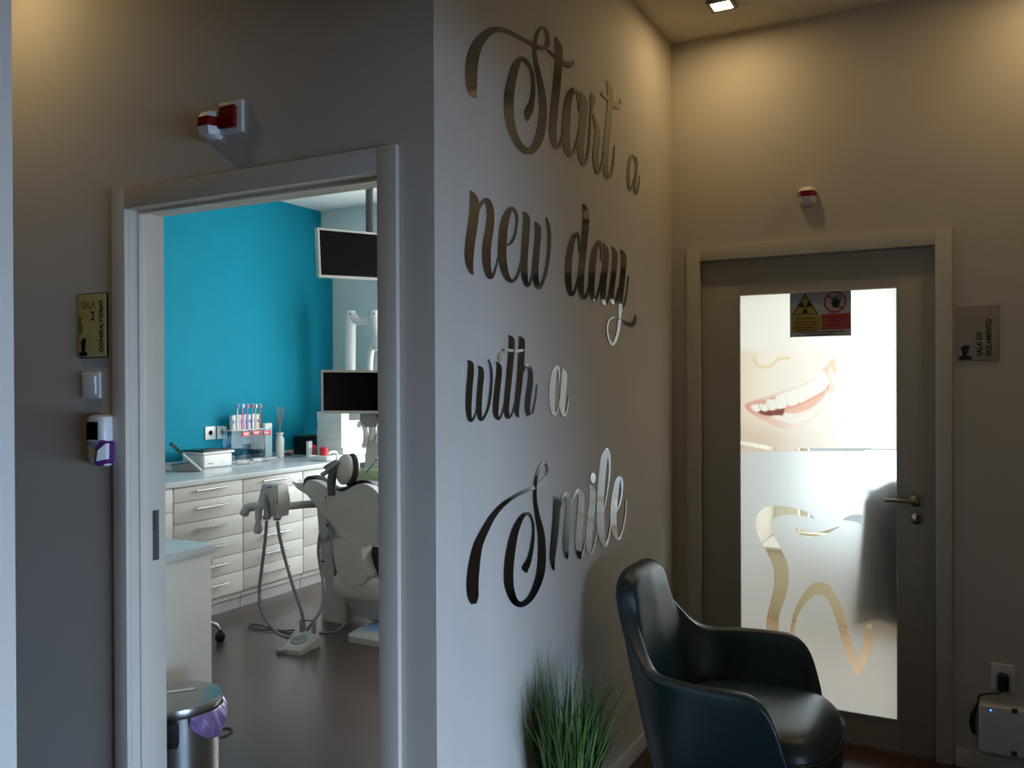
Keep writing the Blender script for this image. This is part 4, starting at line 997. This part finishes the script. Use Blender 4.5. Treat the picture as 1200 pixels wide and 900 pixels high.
# ------------------------------------------------------------------ waste bin
zl = .41; bc = onZ(206, 816, zl); rb = .152
wb = thing('waste_bin', (bc.x, bc.y, 0), 'round steel waste bin with grey lid and violet bag inside the doorway', 'waste bin')
MB().lathe((bc.x, bc.y, 0), [(rb*.93, 0), (rb*.95, .01), (rb*.93, .03), (rb*.93, zl-.03)], 48).build('body', MAT['steel'], wb)
MB().lathe((bc.x, bc.y, 0), [(rb*.96, 0.001), (rb*.97, .035), (rb*.935, .036)], 48).build('base_ring', MAT['black'], wb)
MB().lathe((bc.x, bc.y, zl-.03), [(rb*.99, 0), (rb*1.0, .004), (rb*1.0, .026), (rb*.985, .032), (rb*.90, .034), (0, .036)], 56).build('lid', MAT['steel'], wb)
a = onZ(196, 811, zl+.0065); b_ = onZ(228, 807, zl+.0065); dd_ = (b_-a).normalized(); sd_ = Vector((-dd_.y, dd_.x, 0))*.011
MB().prism([a-dd_*.03-sd_, b_-sd_, b_+sd_, a-dd_*.03+sd_], (0, 0, .0008)).build('lid_label', MAT['lgrey'], wb)
vx = (EYE-bc); av = math.atan2(vx.y, vx.x)
hbk = MB(); p_ = Vector((bc.x+math.cos(av-.10)*rb*.97, bc.y+math.sin(av-.10)*rb*.97, 0))
hbk.box(p_.x-.026, p_.x+.026, p_.y-.026, p_.y+.02, zl-.115, zl-.031, .010, 3, Matrix.Rotation(av-.10-math.pi/2, 3, 'Z'))
hbk.build('hinge_block', MAT['black'], wb)
rb_, ra_ = [], 30
bag = bmesh.new(); lay_ = []
for i in range(15):
    u = i/14; row = []
    for k in range(ra_+1):
        s_ = k/ra_; a_ = av+.28+s_*1.75
        drop = .012+.098*math.sin(math.pi*min(1, s_*1.15+.04))**.6*u
        rr_ = rb*.985 + (.014*math.sin(math.pi*u)+.007)*math.sin(math.pi*s_) + (.0045*math.sin(23*s_+4*u)+.003*math.sin(47*s_-6*u))*(.35+.65*math.sin(math.pi*u))
        row.append(bag.verts.new((bc.x+rr_*math.cos(a_), bc.y+rr_*math.sin(a_), zl-.016-drop)))
    lay_.append(row)
for A, B_ in zip(lay_, lay_[1:]):
    for k in range(ra_): bag.faces.new((A[k], A[k+1], B_[k+1], B_[k]))
bmesh.ops.recalc_face_normals(bag, faces=bag.faces[:])
mb = MB(); mb.bm.free(); mb.bm = bag; bo = mb.build('bin_bag', MAT['bag'], wb, ang=180); bo['label'] = 'violet plastic bag hanging over the rim'
md = bo.modifiers.new('thick', 'SOLIDIFY'); md.thickness = .0015
q = onZ(258, 860, 0.003)
pts = [onZ(x, y, .004) for x, y in ((250, 864), (258, 864), (268, 860), (272, 856), (268, 853), (258, 854), (248, 853))]
tag(MB().tube(pts, .003, 8, sub=4).build('floor_cable', MAT['black']), 'short black cable loop on the floor behind the waste bin', 'cable')

# ------------------------------------------------------------------ stool on castors (mostly behind the low cabinet)
cs = onZ(258, 752, 0); sc_ = Vector((cs.x-.155, cs.y-.15, 0))
stl = thing('stool', sc_, 'chrome-legged stool with black castors behind the low cabinet', 'stool')
MB().lathe(sc_, [(.02, .11), (.022, .40), (.03, .41), (.03, .43)], 20).build('column', MAT['chrome'], stl)
MB().lathe(sc_, [(.05, .43), (.165, .435), (.175, .46), (.165, .49), (0, .495)], 36).build('seat', MAT['upholst'], stl)
a00 = math.atan2(cs.y-sc_.y, cs.x-sc_.x)
for k in range(5):
    a = a00+k*2*math.pi/5; d_ = Vector((math.cos(a), math.sin(a), 0)); L_ = (cs-sc_).length; up_ = Vector((0, 0, 1))
    MB().tube([sc_+up_*.13, sc_+d_*L_*.5+up_*.125, sc_+d_*L_*.85+up_*.105, sc_+d_*L_+up_*.068], [.016, .014, .012, .010], 12, sub=4).build('leg', MAT['chrome'], stl)
    p_ = sc_+d_*L_; t2 = Vector((-d_.y, d_.x, 0))
    ca = MB()
    for s_ in (-1, 1): ca.lathe(p_+t2*(.006*s_)+up_*.029, [(0, 0), (.020, 0), (.028, .003*s_), (.028, .013*s_), (.020, .017*s_), (0, .017*s_)], 20, t2)
    ca.box(p_.x-.008, p_.x+.008, p_.y-.008, p_.y+.008, .045, .068, .002)
    cw = ca.build('castor', MAT['black'], stl)

# ------------------------------------------------------------------ dental unit
def pz(x, y, Y): return onY(x, y, Y)
ub = onZ(375, 727, 0); ur = onZ(399, 733, 0)
UX0, UX1, UY0 = ub.x, ur.x+.02, 4.18
du = thing('dental_unit', ((UX0+UX1)/2, UY0+.15, 0), 'pale dental unit column with spittoon bowl and instrument arm beside the chair', 'dental unit')
c = MB()
def crect(x0, x1, y0, y1, z, r_=.03, n=5):
    out = []
    for (cx_, cy_, a0) in ((x1-r_, y1-r_, 0), (x0+r_, y1-r_, 90), (x0+r_, y0+r_, 180), (x1-r_, y0+r_, 270)):
        for k in range(n): a = R(a0+90*k/(n-1)); out.append((cx_+r_*math.cos(a), cy_+r_*math.sin(a), z))
    return out
c.loft([crect(UX0, UX1, UY0, UY0+.32, 0), crect(UX0, UX1, UY0, UY0+.32, .03), crect(UX0-.01, UX1, UY0, UY0+.32, .40), crect(UX0-.03, UX1, UY0, UY0+.34, .62), crect(UX0-.035, UX1+.02, UY0-.01, UY0+.36, .78), crect(UX0-.02, UX1+.01, UY0, UY0+.35, .80)])
c.build('column', MAT['shell'], du)
q = pz(378, 658, UY0-.001); MB().box(q.x-.006, q.x+.014, UY0-.004, UY0, q.z-.006, q.z+.006, .001).build('catch', MAT['black'], du)
q = pz(381, 627.5, UY0-.02); MB().box(q.x-.035, q.x+.030, UY0-.05, UY0+.005, q.z-.006, q.z+.006, .004).build('hose_bracket', MAT['lgrey'], du)
# bowl
bq = pz(366, 566, UY0+.10)
rbw = .125
bl = MB().lathe((bq.x, UY0+.10, bq.z-.075), [(.035, 0), (.06, .015), (.10, .045), (rbw, .080), (rbw+.003, .088), (rbw-.004, .090), (.095, .055), (.05, .025), (0, .018)], 40).build('spittoon_bowl', MAT['sky'], du)
MB().lathe((bq.x, UY0+.10, .795), [(.06, 0), (.045, .02), (.04, bq.z-.075-.795+.004)], 24).build('bowl_stem', MAT['shell'], du)
# arm and holder
YH = 3.82
h0 = pz(331, 594, YH); h1 = pz(372, 590, UY0)
MB().tube([h0-Vector((.02, 0, 0)), pz(345, 592.5, 3.95), pz(360, 591, 4.08), (UX0+.06, UY0+.06, h1.z)], [.022, .023, .024, .026], 16, sub=4).build('arm', MAT['shell'], du)
hd = MB()
tl, br = pz(309.5, 566.5, YH), pz(331.5, 588, YH)
zz0, zz1 = pz(320, 608, YH).z, tl.z
hd.loft([[(br.x-.055+.055-.115*.8, YH-.03, zz0+.02), (br.x-.004, YH-.03, zz0+.02), (br.x-.004, YH+.05, zz0+.02), (br.x-.092, YH+.05, zz0+.02)],
         [(tl.x-.004, YH-.045, br.z), (br.x+.006, YH-.045, br.z), (br.x+.006, YH+.055, br.z), (tl.x-.004, YH+.055, br.z)],
         [(tl.x+.010, YH-.03, zz1-.01), (br.x-.008, YH-.03, zz1-.01), (br.x-.008, YH+.05, zz1-.01), (tl.x+.010, YH+.05, zz1-.01)],
         [(tl.x+.016, YH-.022, zz1), (br.x-.014, YH-.022, zz1), (br.x-.014, YH+.042, zz1), (tl.x+.016, YH+.042, zz1)]])
ho_ = hd.build('instrument_holder', MAT['shell'], du, ang=25)
q = pz(315.5, 570.5, YH-.04); MB().box(q.x-.010, q.x+.008, YH-.046, YH-.030, q.z-.005, q.z+.004, .001).build('marker', MAT['blue'], ho_)
for (xa, ya, xb_, yb_) in ((311, 578, 312.5, 606), (321.5, 581, 325, 607)):
    p0, p1 = pz(xa, ya, YH-.055), pz(xb_, yb_, YH-.06)
    MB().tube([p0, p0*.5+p1*.5, p0*.12+p1*.88, p1, p1-Vector((0, 0, .012))], [.006, .013, .016, .024, .020], 14).build('handpiece', MAT['greyplast'], du)
v0, v1 = pz(287, 597, YH-.02), pz(309, 594, YH-.02)
MB().tube([pz(286, 603, YH-.03), pz(288, 598, YH-.03), pz(293, 594, YH-.02), pz(311, 592.5, YH)], [.026, .028, .026, .024], 16, sub=3).build('suction_valve', MAT['shell'], du)
MB().tube([pz(303, 596, YH-.02), pz(303, 607, YH-.02), pz(302.6, 612, YH-.02), pz(302.3, 617, YH-.02), pz(302.2, 622, YH-.02), pz(302, 625, YH-.02)], [.022, .021, .015, .025, .026, .018], 16).build('suction_valve', MAT['lgrey'], du)
for pts_ in ([(312.5, 610, YH-.06), (311, 630, YH-.06), (307.5, 660, YH-.06), (304, 690, YH-.07), (305.5, 712, YH-.09), (315, 731, YH-.10), (327, 743, YH-.12), (338, 747.5, YH-.13)],
             [(325.2, 611, YH-.06), (327.5, 628, YH-.05), (334, 655, YH-.03), (343, 686, YH-.03), (350.5, 708, YH-.03), (354.5, 722, YH-.03), (356.5, 736, YH-.03), (357, 741, YH-.05)],
             [(375, 625, UY0-.03), (373, 645, UY0-.06), (375.5, 665, UY0-.12), (379.3, 683, UY0-.20), (379.5, 700, UY0-.27), (375, 716, UY0-.33), (366, 730, YH-.03), (359, 739, YH-.05)]):
    MB().tube([pz(*p) for p in pts_], .0098, 12, sub=6).build('hose', MAT['hose'], du)
MB().tube([pz(385, 610, UY0-.03), pz(388, 632, UY0-.05), pz(391, 655, UY0-.06), pz(393, 672, UY0-.02), pz(394, 690, UY0+.0)], .010, 12, sub=5).build('hose', MAT['greyplast'], du)
# tower with cup filler behind the chair back, tray
YTW = 4.78
tq0, tq1 = pz(424, 546, YTW), pz(452, 546, YTW); tz = pz(430, 508, YTW).z
xm_ = (tq0.x+tq1.x)/2; hw_ = (tq1.x-tq0.x)/2
MB().loft([crect(xm_-hw_*.9, xm_+hw_*.9, YTW, YTW+.16, 0, .03), crect(xm_-hw_*.95, xm_+hw_*.95, YTW, YTW+.17, tq0.z-.05, .04), crect(xm_-hw_*.9, xm_+hw_*.9, YTW, YTW+.17, tq0.z+.08, .04), crect(xm_-hw_*.62, xm_+hw_*.8, YTW+.01, YTW+.15, tz, .04), crect(xm_-hw_*.3, xm_+hw_*.5, YTW+.04, YTW+.12, tz+.02, .02)]).build('tower', MAT['lgrey'], du)
for k, (xa, ya) in enumerate(((420, 500), (429, 492), (436, 495))):
    MB().tube([pz(xa, ya, YTW-.02), pz(xa+3, ya-5, YTW), pz(xa+8, ya+1, YTW), pz(xa+9, ya+14, YTW-.01), pz(xa+6, ya+24, YTW-.01)], [.012, .017, .020, .020, .014], 12, sub=5).build('tower_hose', MAT['white'], du)
MB().tube([pz(443, 537, 4.62), pz(432, 550, 4.62), pz(420.5, 565, 4.62), pz(416, 572, 4.62)], [.005, .005, .006, .007], 10).build('instrument_rod', MAT['steel'], du)
tr0, tr1 = pz(412, 568, 4.60), pz(450, 568, 4.60)
MB().box(tr0.x, tr1.x+.08, 4.47, 4.74, tr0.z-.012, tr0.z, .004).build('tray', MAT['lgrey'], du)
MB().tube([(xm_, 4.60, tr0.z-.012), (xm_, 4.60, tr0.z-.10), (xm_, 4.79, tr0.z-.12)], .018, 12).build('tray_bracket', MAT['lgrey'], du)
g0_, g1_ = pz(419, 557, 4.66), pz(444, 556, 4.66); gr_ = .052
gt = thing('rolled_towel', ((g0_.x+g1_.x)/2, 4.66, tr0.z), 'pale green rolled cover lying on the unit tray behind the chair back', 'towel')
gp_ = [(g0_.x+.004+(g1_.x+.08-g0_.x)*k/8, 4.66, tr0.z+gr_*1.05) for k in range(9)]
MB().tube(gp_, [gr_*.9]+[gr_*(1+.04*(-1)**k) for k in range(7)]+[gr_*.9], 24, sub=2).build('roll', MAT['green'], gt)
MB().tube([(g0_.x+.003, 4.66, tr0.z+gr_*1.05), (g0_.x-.002, 4.66, tr0.z+gr_*1.05)], gr_*.45, 16).build('roll_end', MAT['green'], gt)

# ------------------------------------------------------------------ dental chair
YB = 4.02
cc = thing('dental_chair', (pz(440, 745, YB).x, YB+.3, 0), 'pale dental chair with dark upholstery seen from behind', 'dental chair')
bk = [(357,573),(358,566.5),(363,562.5),(371,563.5),(380,568.5),(388,574.5),(396,577),(405,575),(414,570),(423,567),(432,568.5),(441,575),(448,586),(452,602),(452,620),(447.5,632),(439,637.5),(430,639.5),(420,637),(408,634),(398,628),(387,614),(376,600),(366,588),(360,580)]
def plate(pts, y0, th, lean=.0, dx=0, dz=0, sub=3, name='', m=None, bev=.012, sc=1):
    P_ = crom(pts, sub, True); W3 = [pz(x, y, y0) for x, y in P_]
    cm = sum(W3, Vector())/len(W3)
    W3 = [cm+(p-cm)*sc+Vector((dx, 0, dz)) for p in W3]
    mb = MB().prism(W3, (0, th, 0)); zc_ = cm.z
    for v in mb.bm.verts: v.co.y += (v.co.z-zc_)*lean
    o = mb.build(name, m, cc); md = o.modifiers.new('round', 'BEVEL'); md.width = bev; md.segments = 4; md.limit_method = 'ANGLE'; md.angle_limit = R(50)
    return o
plate(bk, YB, .05, -.05, name='backrest_shell', m=MAT['shell'])
plate(bk, YB+.052, .06, -.05, dx=.004, dz=.020, sc=1.03, name='backrest_upholstery', m=MAT['upholst'], bev=.02)
# seam marks and pull tab
q = pz(395, 600, YB-.004); 
MB().tube([pz(394.5, 577, YB-.004), pz(395, 590, YB-.005), pz(394.6, 603, YB-.005)], .0028, 8).tube([pz(394.6, 602, YB-.006), pz(394.4, 610, YB-.006)], [.003, .008], 8).build('pull_cord', MAT['lgrey'], cc)
for k, y_ in enumerate((583, 590, 598, 607, 616)):
    q = pz(381.5+.35*k, y_, YB-.002+.004*k); MB().box(q.x-.004, q.x+.004, q.y-.003, q.y+.01, q.z-.008, q.z+.008, .002).build('vent', MAT['dgrey'], cc)
# headrest
hq = pz(404, 550, YB+.02); RHR = Matrix.Rotation(R(62), 3, 'Z') @ Matrix.Rotation(R(8), 3, 'Y')
nrm_ = RHR @ Vector((1, 0, 0))
MB().ell(hq, .045, .085, .092, 28, RHR).build('headrest_shell', MAT['shell'], cc)
MB().ell(hq+nrm_*.040, .040, .092, .099, 28, RHR).build('headrest_pad', MAT['upholst'], cc)
pst = [pz(389, 580, YB-.006), pz(388.5, 566, YB-.012), pz(390, 556, YB-.012), pz(395, 549, YB-.005)]
mbp = MB().tube(pst, [.024, .027, .026, .020], 14, sub=3); mbp.build('headrest_post', MAT['dgrey'], cc)
MB().tube([pz(378, 556.5, YB-.03), pz(384, 552, YB-.03), pz(391, 546, YB-.03), pz(398, 541, YB-.02)], [.012, .015, .014, .010], 14, sub=3).build('headrest_lever', MAT['greyplast'], cc)
MB().ell(pz(378.5, 556, YB-.02), .016, .016, .018).build('headrest_knob', MAT['chrome'], cc)
MB().tube([pz(381, 548, YB-.02), pz(387, 545, YB-.025), pz(395, 540, YB-.015)], [.012, .016, .012], 12, sub=3).build('headrest_lever', MAT['greyplast'], cc)
# support limb, seat, lift body, base
arm_ = [(391, 634),(396, 631.5),(412, 632.5),(421, 634.5),(423.5, 642),(424.5, 655),(428, 668),(431, 676),(426, 683),(417, 685.5),(405, 684.5),(399, 679),(393.5, 665),(391, 648)]
plate(arm_, YB-.03, .10, name='support_limb', m=MAT['shell'], bev=.018)
sx0 = pz(420, 660, YB+.15).x
MB().box(sx0, sx0+.50, YB+.06, YB+.75, pz(430, 674, YB+.06).z, pz(430, 641, YB+.06).z, .03, 4).build('seat_upholstery', MAT['upholst'], cc)
bx0 = pz(390.5, 690, YB).x; z_a, z_b, z_c = pz(400, 672, YB).z, pz(400, 700, YB).z, pz(400, 722, YB).z
MB().loft([crect(bx0+.005, bx0+.56, YB-.01, YB+.50, z_b+.003, .03), crect(bx0, bx0+.56, YB-.02, YB+.50, z_b+.02, .03), crect(bx0, bx0+.56, YB-.02, YB+.50, z_a-.035, .03), crect(bx0+.02, bx0+.54, YB-.005, YB+.48, z_a-.006, .03)]).build('lift_cover', MAT['shell'], cc)
MB().loft([crect(bx0+.09, bx0+.50, YB+.08, YB+.46, z_c-.02, .05), crect(bx0+.03, bx0+.53, YB+.01, YB+.48, z_b, .05)]).build('lift_body', MAT['shell'], cc)
MB().box(bx0+.14, bx0+.40, YB+.14, YB+.40, .05, z_c, .02).build('lift_column', MAT['dgrey'], cc)
f0 = onZ(405, 751, 0)
MB().loft([crect(f0.x, f0.x+.56, f0.y-.01, f0.y+.62, 0, .05), crect(f0.x, f0.x+.56, f0.y-.01, f0.y+.62, .035, .05), crect(f0.x+.02, f0.x+.54, f0.y+.01, f0.y+.60, .052, .05), crect(f0.x+.05, f0.x+.51, f0.y+.04, f0.y+.57, .060, .04)]).build('base_plate', MAT['shell'], cc)
MB().box(f0.x+.07, f0.x+.30, f0.y+.05, f0.y+.20, .061, .066, .002, 2, Matrix.Rotation(R(4), 3, 'X')).build('protective_film', MAT['bluefilm'], cc)

# ------------------------------------------------------------------ foot pedal and cables on the floor
pA_, pB_, pC_ = onZ(329, 768, 0), onZ(352, 768, 0), onZ(375, 757, 0)
ax_ = Vector((pC_.x-pB_.x, pC_.y-pB_.y, 0)); ln_ = ax_.length; ax_.normalize(); sd2 = Vector((-ax_.y, ax_.x, 0))
wd2 = .13
fp = thing('foot_pedal', pB_+ax_*ln_*.5+sd2*wd2*.5, 'grey dental foot control with round disc and wire handle on the floor', 'foot pedal')
def pr_(a, s_, z): p = pB_+ax_*(a*ln_)+sd2*(s_*wd2); return (p.x, p.y, z)
MB().loft([[pr_(-.02, 0, 0), pr_(1, -.02, 0), pr_(1, 1.02, 0), pr_(-.02, 1, 0)],
           [pr_(-.02, 0, .022), pr_(1.0, -.02, .05), pr_(1.0, 1.02, .05), pr_(-.02, 1, .022)],
           [pr_(.10, .08, .040), pr_(.96, .06, .078), pr_(.96, .94, .078), pr_(.10, .92, .040)]]).build('pedal_body', MAT['shell'], fp, ang=20)
dn = (Vector(pr_(.96, .5, .078))-Vector(pr_(.10, .5, .040))); nn_ = sd2.cross(dn).normalized(); nn_ = nn_ if nn_.z > 0 else -nn_
dc = Vector(pr_(.42, .5, .0555))
MB().lathe(dc, [(.048, -.002), (.048, .004), (.044, .007), (.030, .007), (.028, .004), (.012, .004), (.010, .008), (0, .008)], 32, nn_).build('disc', MAT['greyplast'], fp)
for s_ in (.20, .85):
    p = Vector(pr_(.90, s_, .07)); MB().box(p.x-.012, p.x+.012, p.y-.008, p.y+.008, .068, .145, .004).build('upright', MAT['greyplast'], fp)
MB().tube([pr_(.90, .85, .143), pr_(.84, .6, .146), pr_(.84, .4, .146), pr_(.90, .20, .143)], .004, 8, sub=4).build('wire_handle', MAT['dgrey'], fp)
q = Vector(pr_(.0, .92, 0)); MB().box(q.x-.02, q.x+.02, q.y-.03, q.y+.01, .001, .022, .004).build('foot_tab', MAT['greyplast'], fp)
pts = [onZ(x, y, .005+.004*(k % 2)) for k, (x, y) in enumerate(((345, 738), (332, 739), (318, 736.5), (305, 732.5), (294, 731.5), (293, 735), (305, 738), (320, 738.5), (334, 741), (342, 742)))]
tag(MB().tube(pts, .0045, 8, sub=5).build('floor_cable', MAT['dgrey']), 'dark cable loop on the floor left of the foot pedal', 'cable')
pts = [onZ(374, 741, .006), onZ(386, 741, .006), onZ(397, 738, .006), onZ(402, 733, .006), onZ(407, 728, .006)]
tag(MB().tube(pts, .0055, 8, sub=5).build('floor_cable', MAT['greyplast']), 'grey cable on the floor from foot pedal to chair base', 'cable')

# ------------------------------------------------------------------ screens
def pZd(x, y, Z): return EYE+ray(x, y)*Z
def monitor(TL, TR, BL, wid, label, grp):
    e1 = (TR-TL).normalized(); e2 = (BL-TL); hgt = e2.length; e2.normalize(); n_ = e1.cross(e2).normalized()
    if n_.dot(EYE-TL) < 0: n_ = -n_
    bcn = TL+e1*wid/2+e2*hgt
    r_ = thing('monitor', bcn, label, 'monitor', grp)
    def P_(u, v, d): return TL+e1*u+e2*v+n_*d
    def sl(u0, u1, v0, v1, d0, d1): return MB().prism([P_(u0, v0, d0), P_(u1, v0, d0), P_(u1, v1, d0), P_(u0, v1, d0)], n_*(d1-d0))
    sl(0, wid, 0, hgt, -.035, -.002).build('monitor_case', MAT['lgrey'], r_)
    bz = .014; f = MB()
    for a in ((0, wid, 0, bz), (0, wid, hgt-bz*1.25, hgt), (0, bz, bz, hgt-bz*1.25), (wid-bz, wid, bz, hgt-bz*1.25)):
        f.prism([P_(a[0], a[2], -.002), P_(a[1], a[2], -.002), P_(a[1], a[3], -.002), P_(a[0], a[3], -.002)], n_*.005)
    f.build('bezel', MAT['lgrey'], r_)
    sl(bz, wid-bz, bz, hgt-bz*1.25, -.0018, -.0006).build('screen', MAT['screen'], r_)
    return r_, P_, n_, e1, e2, hgt
r_, P_, n_, e1, e2, hgt = monitor(pZd(371.7, 266.5, 5.62), pZd(440.7, 272.8, 5.92), pZd(374, 325, 5.66), .56, 'dark screen hanging from the surgery ceiling on a grey pole', 'surgery monitors')
pp = pZd(433, 272, 5.95); 
MB().tube([(pp.x, pp.y, ZC), (pp.x, pp.y, pp.z-.14)], .026, 18).build('ceiling_pole', MAT['dgrey'], r_)
MB().lathe((pp.x, pp.y, ZC-.02), [(.07, 0), (.07, .02)], 28).build('ceiling_plate', MAT['greyplast'], r_)
pc_ = P_(.28, hgt*.5, -.036); MB().tube([pc_, (pp.x, pp.y, pp.z-.13)], .025, 12).build('bracket', MAT['greyplast'], r_)
r_, P_, n_, e1, e2, hgt = monitor(pZd(376, 433.5, 5.30), pZd(441.5, 434, 5.33), pZd(376.5, 484.5, 5.30), .47, 'dark screen on a post above the dental chair headrest', 'surgery monitors')
a = P_(.235, hgt*.6, -.036); b2 = Vector((xm_, YTW+.08, tz+.021))
MB().tube([a, a-n_*.05, Vector((b2.x, b2.y, a.z-.04)), b2], [.022, .022, .020, .020], 14).build('post', MAT['lgrey'], r_)
x1_ = .235; MB().prism([P_(x1_, hgt, -.03), P_(x1_+.13, hgt, -.03), P_(x1_+.10, hgt+.085, -.03), P_(x1_+.03, hgt+.085, -.03), P_(x1_+.0, hgt+.05, -.03)], n_*.02).build('lower_bracket', MAT['greyplast'], r_)
MB().tube([P_(.335, hgt-.002, -.012), P_(.345, hgt+.022, -.010), P_(.365, hgt+.030, -.010), P_(.390, hgt+.020, -.010), P_(.398, hgt-.002, -.012)], .004, 8, sub=4).build('cable', MAT['black'], r_)
# white folding arm on the far wall
YA = 5.80
xa = thing('folding_arm', (pz(425, 430, YE).x, YE, pz(425, 470, YE).z), 'white folding wall arm between the two dark screens', 'arm')
t0, t1 = pz(410.5, 366, YA), pz(410, 470, YA)
MB().tube([t1, pz(410.2, 420, YA), pz(410.4, 372, YA), pz(410.6, 364, YA)], [.046, .048, .050, .040], 20).build('lower_arm', MAT['white'], xa)
MB().tube([pz(413, 372, YA), pz(421, 377, YA), pz(430, 376, YA), pz(437, 370, YA)], [.045, .030, .030, .045], 16, sub=3).build('link', MAT['white'], xa)
MB().tube([pz(439, 364, YA), pz(439, 371, YA), pz(442, 395, YA), pz(444, 410, YA)], [.040, .050, .046, .040], 20).build('upper_arm', MAT['white'], xa)
MB().tube([pz(446, 400, YA), pz(438, 405, YA), pz(434, 418, YA), pz(433.5, 450, YA)], [.025, .026, .026, .026], 14, sub=4).build('curved_tube', MAT['white'], xa)
MB().box(t1.x-.07, t1.x+.25, YA-.02, YE+.0, t1.z-.16, t1.z+.02, .02).build('wall_mount', MAT['white'], xa)
for px, py in ((410.5, 368), (439, 368)):
    q = pz(px, py, YA-.05); MB().lathe((q.x, q.y+.01, q.z), [(.012, 0), (.012, -.012), (0, -.014)], 16, (0, 1, 0)).build('pivot_cap', MAT['lgrey'], xa)

# isolation room furniture seen through the clear film
ic = thing('cream_cabinet', (-.45, YE-.3, 0), 'low cream cabinet in the isolation room seen through the clear tooth outline', 'cabinet')
MB().box(XW2+.005, .45, YE-.52, YE-.04, .0, .43, .004).build('cabinet_body', MAT['cream'], ic)
MB().box(XW2+.003, .46, YE-.54, YE-.03, .431, .45, .004).build('top', MAT['white2'], ic)
#SURGERY_END

# ------------------------------------------------------------------ daylight and added side fill
def daylight(name, loc, rot, sx, sy, power, col, spread=180):
    L = bpy.data.lights.new(name, 'AREA'); L.shape = 'RECTANGLE'; L.size = sx; L.size_y = sy; L.energy = power; L.color = col; L.spread = R(spread)
    o = bpy.data.objects.new(name, L); link(o); o.location = loc; o.rotation_euler = rot
    return o
daylight('daylight_reception', (4.14, (RW[0]+RW[1])/2, (RW[2]+RW[3])/2), (0, R(66), 0), RW[3]-RW[2], RW[1]-RW[0], 215, (.47, .66, 1), 90)
daylight('daylight_surgery', ((SW[0]+SW[1])/2, YE+.27, (SW[2]+SW[3])/2), (R(-90), 0, 0), SW[1]-SW[0], SW[3]-SW[2], 142, (.93, .97, 1))
daylight('daylight_isolation', ((IW[0]+IW[1])/2, YE+.27, (IW[2]+IW[3])/2), (R(-90), 0, 0), IW[1]-IW[0], IW[3]-IW[2], 46, (.90, .95, 1))
daylight('added_side_fill', (1.78, 4.75, 1.6), (0, R(90), 0), 1.2, 1.1, 50, (.92, .95, 1))  # added fill behind the invented side window, brightens the isolation room
wd_ = bpy.data.worlds.new('world'); SC.world = wd_; wd_.use_nodes = True
bg = wd_.node_tree.nodes['Background']; bg.inputs[0].default_value = (.80, .90, 1, 1); bg.inputs[1].default_value = .9

SC.view_settings.view_transform = 'Standard'; SC.view_settings.look = 'None'; SC.view_settings.gamma = 1
SC.view_settings.exposure = 0; SC.view_settings.use_curve_mapping = False
try:
    SC.cycles.use_denoising = True; SC.cycles.max_bounces = 10; SC.cycles.diffuse_bounces = 5; SC.cycles.transparent_max_bounces = 12
    SC.cycles.sample_clamp_indirect = 4; SC.cycles.caustics_reflective = False
except Exception: pass
